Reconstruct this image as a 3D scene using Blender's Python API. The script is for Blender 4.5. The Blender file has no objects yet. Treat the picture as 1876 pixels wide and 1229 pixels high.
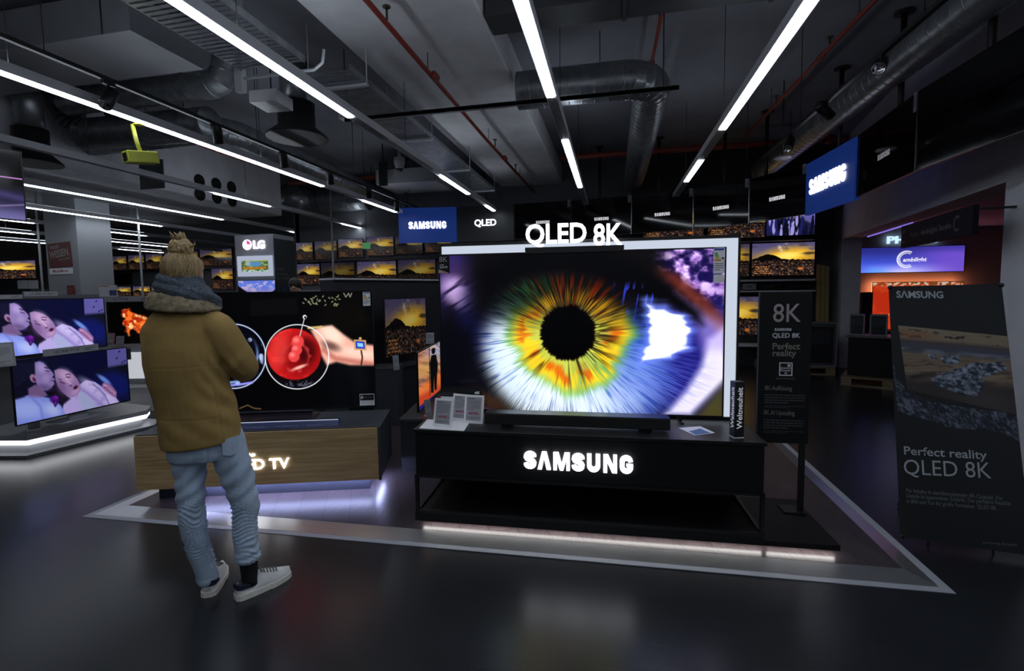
import bpy, bmesh, math, random
import numpy as np
from mathutils import Vector, Matrix

sc = bpy.context.scene
COL = sc.collection
PI = math.pi
R = math.radians

# ------------------------------------------------------------------ camera
F_PX, CX, CY = 893.0, 925.0, 595.0          # focal length and principal point for a 1876 x 1229 frame
YAW, PITCH, ROLL, EYE = 12.45, 4.09, -0.78, 1.6
_y, _p, _r = R(YAW), R(PITCH), R(ROLL)
FW = Vector((-math.sin(_y)*math.cos(_p), math.cos(_y)*math.cos(_p), -math.sin(_p)))
_rt = Vector((math.cos(_y), math.sin(_y), 0)); _up = _rt.cross(FW)
RT = math.cos(_r)*_rt + math.sin(_r)*_up
UP = math.cos(_r)*_up - math.sin(_r)*_rt
EYEP = Vector((0, 0, EYE))
cam = bpy.data.cameras.new('camera')
cam.sensor_fit = 'HORIZONTAL'; cam.sensor_width = 36.0
cam.lens = F_PX/1876*36
cam.shift_x = (938-CX)/1876
cam.shift_y = (CY-614.5)/1876
cam.clip_start = .05; cam.clip_end = 200
camo = bpy.data.objects.new('camera', cam); COL.objects.link(camo)
camo.matrix_world = Matrix((
    (RT.x, UP.x, -FW.x, 0), (RT.y, UP.y, -FW.y, 0), (RT.z, UP.z, -FW.z, EYE), (0, 0, 0, 1)))
sc.camera = camo

# ------------------------------------------------------------------ world and exposure
w = bpy.data.worlds.new('world'); sc.world = w; w.use_nodes = True
w.node_tree.nodes['Background'].inputs[0].default_value = (.5, .55, .7, 1)
w.node_tree.nodes['Background'].inputs[1].default_value = .01
sc.view_settings.view_transform = 'Standard'
sc.view_settings.look = 'None'
sc.view_settings.exposure = 0.0
sc.view_settings.gamma = 1.0
sc.view_settings.use_curve_mapping = False
STRIP = 14.0        # ceiling strip lights
LEDS = 18.0         # white LED strips under the display tables

# ------------------------------------------------------------------ measuring helpers
def ray(px, py):
    return FW + (px-CX)/F_PX*RT - (py-CY)/F_PX*UP
def pix(P):
    v = Vector(P)-EYEP; z = v.dot(FW); return CX+F_PX*v.dot(RT)/z, CY-F_PX*v.dot(UP)/z
def at(px, py, x=None, y=None, z=None, d=None):
    """the place in the shop that the photograph shows at a pixel, on the plane x=, y=, z= or at depth d"""
    v = ray(px, py)
    if d is not None: t = d
    elif z is not None: t = (z-EYE)/v.z
    elif y is not None: t = y/v.y
    else: t = x/v.x
    return EYEP + t*v

# ------------------------------------------------------------------ object helpers
def tag(o, label=None, cat=None, group=None, kind=None):
    if label: o['label'] = label
    if cat: o['category'] = cat
    if group: o['group'] = group
    if kind: o['kind'] = kind
    return o
def thing(name, label, cat, loc=(0, 0, 0), rz=0.0, group=None):
    o = bpy.data.objects.new(name, None); COL.objects.link(o)
    o.empty_display_size = .1
    o.location = loc; o.rotation_euler = (0, 0, rz)
    return tag(o, label, cat, group)
def link(name, me, mat=None, parent=None, loc=None, rot=None):
    o = bpy.data.objects.new(name, me); COL.objects.link(o)
    if mat is not None and not me.materials: me.materials.append(mat)
    if parent is not None: o.parent = parent
    if loc is not None: o.location = loc
    if rot is not None: o.rotation_euler = rot
    return o
def copy_tree(o, parent=None):
    c = o.copy(); COL.objects.link(c)
    if parent is not None: c.parent = parent
    for ch in list(o.children): copy_tree(ch, c)
    return c

class MB:
    """collects simple solids in one bmesh"""
    def __init__(s): s.bm = bmesh.new()
    def face(s, pts, mi=0, smooth=False):
        f = s.bm.faces.new([s.bm.verts.new(p) for p in pts]); f.material_index = mi; f.smooth = smooth; return s
    def box(s, x0, y0, z0, x1, y1, z1, M=None, bev=0.0, mi=0):
        ps = [(x0,y0,z0),(x1,y0,z0),(x1,y1,z0),(x0,y1,z0),(x0,y0,z1),(x1,y0,z1),(x1,y1,z1),(x0,y1,z1)]
        if M is not None: ps = [M @ Vector(p) for p in ps]
        v = [s.bm.verts.new(p) for p in ps]; fs = []
        for q in ((0,3,2,1),(4,5,6,7),(0,1,5,4),(1,2,6,5),(2,3,7,6),(3,0,4,7)):
            f = s.bm.faces.new([v[i] for i in q]); f.material_index = mi; fs.append(f)
        if bev > 0:
            es = list({e for f in fs for e in f.edges})
            bmesh.ops.bevel(s.bm, geom=es, offset=bev, segments=2, affect='EDGES', profile=.5)
        return s
    def prism(s, pts, ax, a, b, mi=0):
        """polygon pts (2D) extruded along axis ax ('x','y','z') from a to b"""
        def P(u, v, t): return {'x': (t,u,v), 'y': (u,t,v), 'z': (u,v,t)}[ax]
        n = len(pts)
        A = [s.bm.verts.new(P(u,v,a)) for u,v in pts]; B = [s.bm.verts.new(P(u,v,b)) for u,v in pts]
        for f in (A[::-1], B): s.bm.faces.new(f).material_index = mi
        for i in range(n): s.bm.faces.new((A[i],A[(i+1)%n],B[(i+1)%n],B[i])).material_index = mi
        return s
    def solid(s, lo, hi, mi=0):
        """two matching loops of 3D points joined to a closed solid"""
        n = len(lo)
        A = [s.bm.verts.new(p) for p in lo]; B = [s.bm.verts.new(p) for p in hi]
        for f in (A[::-1], B): s.bm.faces.new(f).material_index = mi
        for i in range(n): s.bm.faces.new((A[i],A[(i+1)%n],B[(i+1)%n],B[i])).material_index = mi
        return s
    def loft(s, rings, caps=True, smooth=True, mi=0):
        V = [[s.bm.verts.new(p) for p in r] for r in rings]; n = len(rings[0])
        for a, b in zip(V, V[1:]):
            for i in range(n):
                f = s.bm.faces.new((a[i],a[(i+1)%n],b[(i+1)%n],b[i])); f.smooth = smooth; f.material_index = mi
        if caps:
            for f in (V[0][::-1], V[-1]):
                f = s.bm.faces.new(f); f.smooth = smooth; f.material_index = mi
        return s
    def tube(s, path, r, seg=12, caps=True, smooth=True, mi=0, flat=1.0):
        P = [Vector(p) for p in path]; rs = r if isinstance(r, (list, tuple)) else [r]*len(P)
        rings = []; prev = None
        for i, p in enumerate(P):
            t = (P[min(i+1,len(P)-1)]-P[max(i-1,0)]).normalized()
            if prev is None:
                h = Vector((0,0,1)) if abs(t.z) < .9 else Vector((1,0,0))
                u = t.cross(h).normalized()
            else: u = (prev - t*prev.dot(t)).normalized()
            prev = u; v = t.cross(u)
            rings.append([p + rs[i]*(math.cos(2*PI*k/seg)*u + flat*math.sin(2*PI*k/seg)*v) for k in range(seg)])
        return s.loft(rings, caps, smooth, mi)
    def lathe(s, prof, c=(0,0,0), seg=24, M=None, smooth=True, mi=0):
        rings = []
        for r, z in prof:
            ring = [Vector((c[0]+max(r,1e-4)*math.cos(2*PI*k/seg), c[1]+max(r,1e-4)*math.sin(2*PI*k/seg), c[2]+z)) for k in range(seg)]
            if M is not None: ring = [M @ p for p in ring]
            rings.append(ring)
        return s.loft(rings, True, smooth, mi)
    def me(s, name):
        bmesh.ops.recalc_face_normals(s.bm, faces=s.bm.faces[:])
        m = bpy.data.meshes.new(name); s.bm.to_mesh(m); s.bm.free(); return m
    def build(s, name, mat, parent=None, loc=None, rot=None):
        me = s.me(name)
        for m in (mat if isinstance(mat, (list, tuple)) else [mat]): me.materials.append(m)
        return link(name, me, None, parent, loc, rot)

def bx(name, mat, parent, x0, y0, z0, x1, y1, z1, bev=0.0):
    return MB().box(x0,y0,z0,x1,y1,z1,bev=bev).build(name, mat, parent)

# ------------------------------------------------------------------ materials
MATS = {}
def mat(name, col, rough=.5, metal=0.0, emit=None, es=0.0, spec=.5, noise=None, bump=None, coat=0.0):
    """principled material; noise=(scale, amount) mottles the colour, bump=(scale, strength)"""
    if name in MATS: return MATS[name]
    m = bpy.data.materials.new(name); m.use_nodes = True
    nt = m.node_tree; b = nt.nodes['Principled BSDF']
    b.inputs['Base Color'].default_value = (*col, 1)
    b.inputs['Roughness'].default_value = rough; b.inputs['Metallic'].default_value = metal
    b.inputs['Specular IOR Level'].default_value = spec
    b.inputs['Coat Weight'].default_value = coat
    if emit is not None:
        b.inputs['Emission Color'].default_value = (*emit, 1); b.inputs['Emission Strength'].default_value = es
    if noise or bump:
        tc = nt.nodes.new('ShaderNodeTexCoord')
    if noise:
        n = nt.nodes.new('ShaderNodeTexNoise'); n.inputs['Scale'].default_value = noise[0]; n.inputs['Detail'].default_value = 6
        nt.links.new(tc.outputs['Object'], n.inputs['Vector'])
        cr = nt.nodes.new('ShaderNodeValToRGB')
        a = noise[1]
        cr.color_ramp.elements[0].position = .3; cr.color_ramp.elements[1].position = .7
        cr.color_ramp.elements[0].color = (*[c*(1-a) for c in col], 1); cr.color_ramp.elements[1].color = (*[min(1, c*(1+a)) for c in col], 1)
        nt.links.new(n.outputs['Fac'], cr.inputs['Fac']); nt.links.new(cr.outputs['Color'], b.inputs['Base Color'])
    if bump:
        n2 = nt.nodes.new('ShaderNodeTexNoise'); n2.inputs['Scale'].default_value = bump[0]; n2.inputs['Detail'].default_value = 4
        nt.links.new(tc.outputs['Object'], n2.inputs['Vector'])
        bp = nt.nodes.new('ShaderNodeBump'); bp.inputs['Strength'].default_value = bump[1]; bp.inputs['Distance'].default_value = .01
        nt.links.new(n2.outputs['Fac'], bp.inputs['Height']); nt.links.new(bp.outputs['Normal'], b.inputs['Normal'])
    MATS[name] = m
    return m
def glow(name, col, s):
    return mat(name, (.02,.02,.02), .5, 0, col, s)

def screen_mat(name, img, strength=1.0, rough=.16, lit=True):
    """picture on a lit screen (lit) or printed on card (not lit)"""
    m = bpy.data.materials.new(name); m.use_nodes = True; nt = m.node_tree; b = nt.nodes['Principled BSDF']
    t = nt.nodes.new('ShaderNodeTexImage'); t.image = img; t.extension = 'EXTEND'
    if lit:
        b.inputs['Base Color'].default_value = (.006,.006,.007,1); b.inputs['Roughness'].default_value = rough
        nt.links.new(t.outputs['Color'], b.inputs['Emission Color']); b.inputs['Emission Strength'].default_value = strength
    else:
        b.inputs['Roughness'].default_value = rough
        nt.links.new(t.outputs['Color'], b.inputs['Base Color'])
    return m

# ------------------------------------------------------------------ lettering
def text_mesh(s, bold=0.0, spacing=1.0, shear=0.0, depth=0.0, line=1.0, align='LEFT'):
    cu = bpy.data.curves.new('lettering', 'FONT'); cu.body = s; cu.size = 1.0; cu.offset = bold
    cu.space_character = spacing; cu.shear = shear; cu.extrude = depth; cu.space_line = line; cu.align_x = align
    cu.resolution_u = 3
    o = bpy.data.objects.new('lettering', cu); COL.objects.link(o)
    dg = bpy.context.evaluated_depsgraph_get()
    me = bpy.data.meshes.new_from_object(o.evaluated_get(dg))
    bpy.data.objects.remove(o); bpy.data.curves.remove(cu)
    return me
def text(name, s, mat_, parent, x, y, z, w=None, h=None, bold=0.0, spacing=1.0, shear=0.0, depth=0.0, align='LEFT', line=1.0, rot=None):
    """lettering in the local x-z plane facing -y, lower left corner of its ink at (x, z); w, h = size of the ink"""
    if s == SAM: return wide_word(name, mat_, parent, x, y, z, w, h, depth, rot)
    me = text_mesh(s, bold, spacing, shear, 0.0, line, align)
    n = len(me.vertices); co = np.empty(n*3, np.float32); me.vertices.foreach_get('co', co); co = co.reshape(-1,3)
    lo, hi = co.min(0), co.max(0); e = np.maximum(hi-lo, 1e-6)
    if w is None: sx = sz = h/e[1]
    elif h is None: sx = sz = w/e[0]
    else: sx, sz = w/e[0], h/e[1]
    out = np.zeros_like(co); out[:,0] = (co[:,0]-lo[0])*sx; out[:,2] = (co[:,1]-lo[1])*sz
    me.vertices.foreach_set('co', out.reshape(-1)); me.update()
    if depth > 0:
        bm = bmesh.new(); bm.from_mesh(me)
        bmesh.ops.remove_doubles(bm, verts=bm.verts[:], dist=1e-6)
        g = bmesh.ops.extrude_face_region(bm, geom=bm.faces[:])
        for v in [q for q in g['geom'] if isinstance(q, bmesh.types.BMVert)]: v.co.y += depth
        bmesh.ops.recalc_face_normals(bm, faces=bm.faces[:])
        bm.to_mesh(me); bm.free()
    return link(name, me, mat_, parent, (x, y, z), rot)
SAM = 'S\u039bMSUNG'
def ribbon(b, P, w_):
    """flat stroke of width w_ along 2D points"""
    L, Rr = [], []
    for i, (x, z) in enumerate(P):
        x0, z0 = P[max(i-1,0)]; x1, z1 = P[min(i+1,len(P)-1)]; d = math.hypot(x1-x0, z1-z0); nx, nz = -(z1-z0)/d*w_/2, (x1-x0)/d*w_/2
        L.append((x+nx, z+nz)); Rr.append((x-nx, z-nz))
    return list(zip(L, L[1:], Rr[1:], Rr))
def arc(cx, cz, rx, rz, a0, a1, n=7): return [(cx+rx*math.cos(R(a0+(a1-a0)*i/n)), cz+rz*math.sin(R(a0+(a1-a0)*i/n))) for i in range(n+1)]
def wide_word(name, m, parent, x, y, z, w, h, depth=0.0, rot=None):
    """the heavy seven letter word mark (the A without its bar), ink size w x h"""
    Q = []; s = .26
    def quad_(*p): Q.append(p)
    def S(o):
        P = [(o+.63,.68)]+arc(o+.38,.705,.25,.165,10,200)+arc(o+.38,.30,.27,.17,20,-190)[0:0]
        P = arc(o+.37,.70,.25,.17,-5,185)+[(o+.17,.60),(o+.37,.52),(o+.56,.42)]+arc(o+.37,.30,.25,.17,5,-185)
        Q.extend(ribbon(None, P, s*.98))
    def G(o):
        Q.extend(ribbon(None, arc(o+.36,.66,.24,.21,0,180)+arc(o+.36,.34,.24,.21,180,360), s))
        quad_((o+.47,.30),(o+.73,.30),(o+.73,.52),(o+.47,.52)); quad_((o+.36,.40),(o+.60,.40),(o+.60,.52),(o+.36,.52))
    x_ = 0
    S(0); o = .82; quad_((o,0),(o+.25,0),(o+.47,1),(o+.26,1)); quad_((o+.54,0),(o+.79,0),(o+.53,1),(o+.32,1)); quad_((o+.25,.86),(o+.54,.86),(o+.53,1),(o+.26,1))
    o = 1.76; quad_((o,0),(o+.20,0),(o+.20,1),(o,1)); quad_((o+.76,0),(o+.96,0),(o+.96,1),(o+.76,1)); quad_((o+.38,0),(o+.58,0),(o+.30,1),(o+.08,1)); quad_((o+.38,0),(o+.58,0),(o+.88,1),(o+.66,1))
    S(2.84); o = 3.72; Q.extend(ribbon(None, [(o+.13,1),(o+.13,.36)]+arc(o+.38,.36,.25,.235,180,360)+[(o+.63,.36),(o+.63,1)], s))
    o = 4.66; quad_((o,0),(o+.21,0),(o+.21,1),(o,1)); quad_((o+.56,0),(o+.77,0),(o+.77,1),(o+.56,1)); quad_((o+.50,0),(o+.74,0),(o+.27,1),(o+.03,1))
    G(5.60)
    W_ = 6.33; b = MB()
    for i, q in enumerate(Q):
        pts = [((px_)/W_*w, pz_*h) for px_, pz_ in q]
        ar = sum(pts[k][0]*pts[(k+1)%4][1]-pts[(k+1)%4][0]*pts[k][1] for k in range(4))
        if ar < 0: pts = pts[::-1]
        if depth > 0: b.prism(pts, 'y', 0, depth)
        else: b.face([(px_, 0, pz_) for px_, pz_ in pts])
    return b.build(name, m, parent, (x, y, z), rot)
def lines(name, mat_, parent, x, y, z, w, rows, pitch, hh, seed=0, last=.6):
    """rows of small illegible print: word-long strokes (z = top)"""
    rnd = random.Random(seed); b = MB()
    for r in range(rows):
        u = 0; end = w if r < rows-1 else w*last
        while u < end:
            L = min(rnd.uniform(.04, .13)*w, end-u)
            b.face([(u,0,-r*pitch-hh),(u+L,0,-r*pitch-hh),(u+L,0,-r*pitch),(u,0,-r*pitch)])
            u += L+.018*w
    return b.build(name, mat_, parent, (x, y, z))
def quad(name, mat_, parent, pts):
    """four corners BL BR TR TL with a 0-1 picture mapping"""
    me = bpy.data.meshes.new(name); me.from_pydata([tuple(p) for p in pts], [], [(0,1,2,3)])
    uv = me.uv_layers.new(name='UVMap')
    for i, c in enumerate(((0,0),(1,0),(1,1),(0,1))): uv.data[i].uv = c
    return link(name, me, mat_, parent)
# ------------------------------------------------------------------ pictures for screens and prints, computed here
def _h(i, j, s):
    n = (i*374761393 + j*668265263 + s*974634777) & 0x7fffffff
    n = ((n ^ (n >> 13))*1274126177) & 0x7fffffff
    return ((n ^ (n >> 16)) & 0xffff)/65535.0
def vn(x, y, s=0):
    xi = np.floor(x).astype(np.int64); yi = np.floor(y).astype(np.int64)
    fx = x-xi; fy = y-yi; fx = fx*fx*(3-2*fx); fy = fy*fy*(3-2*fy)
    a = _h(xi,yi,s)*(1-fx)+_h(xi+1,yi,s)*fx; b = _h(xi,yi+1,s)*(1-fx)+_h(xi+1,yi+1,s)*fx
    return a*(1-fy)+b*fy
def fbm(x, y, s=0, o=4):
    t = 0; a = .5; n = 0
    for k in range(o):
        t = t+a*vn(x*2**k, y*2**k, s+k*7); n += a; a *= .5
    return t/n
def sst(a, b, x):
    t = np.clip((x-a)/(b-a), 0, 1); return t*t*(3-2*t)
class Pic:
    """a picture addressed by the photograph's pixels: corners TL, TR, BR, BL"""
    def __init__(s, tl, tr, br, bl, W, H, base=(0,0,0)):
        u = (np.arange(W)+.5)/W; v = (np.arange(H)+.5)/H
        s.U, s.V = np.meshgrid(u, v); U, V = s.U, s.V
        s.X = (1-V)*((1-U)*tl[0]+U*tr[0])+V*((1-U)*bl[0]+U*br[0])
        s.Y = (1-V)*((1-U)*tl[1]+U*tr[1])+V*((1-U)*bl[1]+U*br[1])
        s.c = np.zeros((H,W,3))+np.array(base)
    def mix(s, col, m):
        col = np.asarray(col)
        s.c = s.c*(1-m[...,None])+col*m[...,None]; return s
    def add(s, col, m): s.c = s.c+np.asarray(col)*m[...,None]; return s
    def ell(s, cx, cy, rx, ry, ang=0.0, soft=.2):
        a = R(ang); x = s.X-cx; y = s.Y-cy
        p = (x*math.cos(a)+y*math.sin(a))/rx; q = (-x*math.sin(a)+y*math.cos(a))/ry
        return 1-sst(1-soft, 1+soft, np.hypot(p, q))
    def sdf(s, pts):
        X, Y = s.X, s.Y; d = np.full(X.shape, 1e9); ins = np.zeros(X.shape, bool); n = len(pts)
        for i in range(n):
            x0,y0 = pts[i]; x1,y1 = pts[(i+1)%n]; ex,ey = x1-x0, y1-y0
            t = np.clip(((X-x0)*ex+(Y-y0)*ey)/(ex*ex+ey*ey+1e-9), 0, 1)
            d = np.minimum(d, np.hypot(X-x0-t*ex, Y-y0-t*ey))
            if y0 != y1:
                c = ((Y < y0) != (Y < y1)) & (X < x0+(Y-y0)*ex/(y1-y0)); ins ^= c
        return np.where(ins, -d, d)
    def poly(s, pts, soft=1.0): return 1-sst(-soft, soft, s.sdf(pts))
    def line(s, pts, w, soft=.6):
        d = np.full(s.X.shape, 1e9)
        for (x0,y0),(x1,y1) in zip(pts, pts[1:]):
            ex,ey = x1-x0, y1-y0
            t = np.clip(((s.X-x0)*ex+(s.Y-y0)*ey)/(ex*ex+ey*ey+1e-9), 0, 1)
            d = np.minimum(d, np.hypot(s.X-x0-t*ex, s.Y-y0-t*ey))
        return 1-sst(w/2-soft, w/2+soft, d)
    def image(s, name):
        H, W = s.X.shape
        a = np.ones((H,W,4), np.float32); a[...,:3] = np.clip(s.c[::-1], 0, 1)
        im = bpy.data.images.new(name, W, H); im.pixels.foreach_set(a.reshape(-1)); im.update(); im.pack()
        return im

def pic_eye(c):
    p = Pic(*c, 1000, 580)
    X, Y = p.X, p.Y; cx, cy = 1053, 608
    dx, dy = X-cx, Y-cy; r = np.hypot(dx, dy); th = np.arctan2(dy, dx)
    # skin and shadow around the eye
    p.c[:] = (.02,.02,.03)
    p.mix((.16,.12,.42), p.ell(815,480,70,90,0,.9)*.9)
    p.mix((.24,.17,.34), p.ell(850,520,80,40,25,.9)*.8)
    p.mix((.30,.22,.30), p.ell(905,490,60,22,-20,.9)*.7)
    st = vn((X+Y*1.7)/9, (X-Y)/60, 3)
    p.mix((.88,.74,1.0), p.ell(843,537,36,24,35,.6)*sst(.20,.65,st))
    p.mix((.55,.40,.75), p.ell(880,537,18,26,25,.6)*sst(.3,.8,st)*.9)
    p.mix((.01,.01,.015), p.ell(828,655,34,95,0,.7)*.9)
    p.mix((.05,.06,.30), p.ell(872,620,26,110,0,.8)*.7)
    # right hand skin, lid crease and bright corner
    p.mix((.10,.09,.45), p.ell(1265,640,110,130,0,.5))
    n = fbm(X/16, Y/13, 5, 4)
    p.mix((.66,.48,.84), p.ell(1275,490,85,75,20,.55)*sst(.22,.6,n))
    p.mix((.95,.85,1.0), p.ell(1280,478,70,60,20,.6)*sst(.52,.70,n))
    p.mix((.08,.05,.30), p.ell(1270,490,70,70,20,.5)*sst(.55,.3,n)*.8)
    p.mix((.42,.16,.10), p.line([(1140,472),(1180,484),(1240,512),(1290,555),(1325,600)], 26, 10)*.9)
    p.mix((.93,.90,1.0), p.poly([(1325,600),(1335,690),(1270,760),(1225,760),(1262,715),(1288,670),(1300,620)], 10))
    p.mix((.70,.62,.95), p.poly([(1270,560),(1330,590),(1330,640),(1290,640)], 16)*.6)
    p.mix((.30,.28,.10), p.poly([(1326,700),(1330,770),(1272,770)], 12)*.85)
    # iris
    fib = vn(th*46+20, r*.030, 11)*.5+vn(th*95+40, r*.045, 12)*.5
    fine = vn(th*150+60, r*.045, 13)
    big = vn(th*5+9, r*.012, 14)
    side = np.cos(th)                                   # right +1, left -1
    below = np.sin(th)                                  # down +1
    rim = 160+5*np.sin(th*3)+np.clip(side,0,1)*np.clip(below,0,1)*110-14*np.clip(side,0,1)*np.clip(-below,0,1)
    iris = 1-sst(.88, 1.10, r/rim+.10*(fib-.5))
    bright = np.clip(.50-.42*side+.38*below, 0, 1)
    pale = np.stack([.40+.56*bright, .58+.42*bright, .92+.08*bright], -1)
    deep = np.stack([.10+.16*bright, .22+.22*bright, .66+.14*bright], -1)
    k = sst(.18,.62,fib*.75+fine*.25)*(.45+.55*bright)
    k = np.clip(k+.30*bright,0,1)
    col = deep*(1-k[...,None])+pale*k[...,None]
    edge = sst(.72,1.0,r/rim); col = col*(1-edge[...,None]*.55)+np.array((.05,.09,.42))*(edge*.55)[...,None]
    rr = r+16*(fib-.5)+30*(big-.5)-8*np.clip(side,0,1)
    m = sst(124,100,rr); g = np.array((.42,.74,.26))
    col = col*(1-m[...,None]*.75)+g*(m*.75)[...,None]
    m = sst(112,92,rr)*sst(.20,.55,fib*.5+big*.6)
    yel = np.stack([.99+0*r, .83+.22*(fib-.5), .08+.14*fine], -1)
    col = col*(1-m[...,None])+yel*m[...,None]
    m = sst(98,80,rr)*sst(.56,.74,vn(th*6+3.4, r*.03, 21))*sst(52,66,r)
    col = col*(1-m[...,None]*.8)+np.array((.88,.34,.05))*(m*.8)[...,None]
    m = sst(76,60,rr); gb = np.stack([.60+.25*fib,.72+.2*fib,.26+.2*fib], -1)
    col = col*(1-m[...,None]*.7)+gb*(m*.7)[...,None]
    m = sst(96,60,r+14*(fine-.5))*np.clip(side*1.3-.1,0,1)*sst(.35,.7,vn(th*40, r*.06, 15))
    col = col*(1-m[...,None]*.75)+np.array((.22,.17,.06))*(m*.75)[...,None]
    cr = sst(.74,.86,vn(th*15+2, r*.010, 31)+.10*(fine-.5))*sst(118,60,r)
    col = col*(1-cr[...,None]*.8)+np.array((.12,.09,.03))*(cr*.8)[...,None]
    p.mix(col, iris)
    # lower white-blue flare of the iris
    m = p.ell(1030,748,120,50,0,.7)*sst(.05,.6,fine)*sst(98,122,rr)
    p.mix((.93,.98,1.0), m*.85)
    m = p.ell(950,650,58,100,18,.7)*sst(.05,.6,fib)*sst(102,124,rr)
    p.mix((.88,.96,1.0), m*.85)
    p.mix((.40,.46,.90), p.ell(1215,700,70,44,-20,.8)*sst(.1,.8,fine)*.55)
    p.mix((.015,.015,.04), p.poly([(780,600),(868,600),(890,670),(925,722),(968,764),(780,780)], 20)*.95)
    p.mix((.62,.42,.62), p.ell(850,754,64,14,8,.6)*.9)
    p.mix((.35,.20,.08), p.ell(905,735,40,12,28,.8)*.5)
    # dark upper part: iris tinted red-brown under the lid
    lid = sst(.05,-.74, dy/105-.07*np.abs(dx)/100+.22*(fib-.5)+.12*(big-.5))
    p.mix((.02,.02,.03), lid*sst(210,150,np.abs(dx+10))*.97)
    red = p.ell(1062,535,85,40,0,.6)*sst(.40,.75,vn(th*26+5, r*.02, 41))
    p.mix((.40,.08,.02), red*.75)
    p.mix((.14,.32,.16), p.ell(975,538,60,26,-30,.7)*sst(.3,.8,fine)*.7)
    gold = p.ell(1012,566,46,20,-42,.7)+p.ell(1112,566,50,22,30,.7)
    p.mix((.82,.60,.10), np.clip(gold,0,1)*sst(.30,.75,fib)*sst(50,62,r)*.75)
    # upper lid, lashes
    p.mix((.012,.012,.02), p.poly([(880,500),(930,468),(1010,455),(1100,455),(1170,478),(1235,520),(1285,568),(1290,592),(1235,560),(1150,530),(1100,505),(1040,498),(960,508),(905,540)], 14))
    la = vn(X/5+Y/30, Y/26, 51)
    p.mix((.20,.25,.85), p.poly([(1140,520),(1180,520),(1240,556),(1190,600),(1160,570)], 10)*sst(.66,.85,la)*.8)
    # window light on the cornea
    tooth = 9*(vn(Y/6, X*0, 61)-.5)
    d = p.sdf([(1194,554),(1212,562),(1226,562),(1240,575),(1256,580),(1268,600),(1262,614),(1266,632),(1246,640),(1236,652),(1210,656),(1182,664),(1196,636),(1202,608),(1201,580)])
    p.mix((.45,.55,1.0), 1-sst(-4,18,d+tooth)); p.mix((1,1,1), 1-sst(-3,4,d+tooth))
    # pupil
    pr = 47+2.5*(vn(th*22+3, r*0, 71)-.5)*2
    p.mix((.03,.0,.0), 1-sst(-1,5,r-pr-2)); p.mix((0,0,0), 1-sst(-2,2,r-pr))
    p.mix((.02,.02,.03), p.line([(1010,462),(1150,455)], 14, 7)*.6)
    return p.image('eye_picture')

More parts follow.
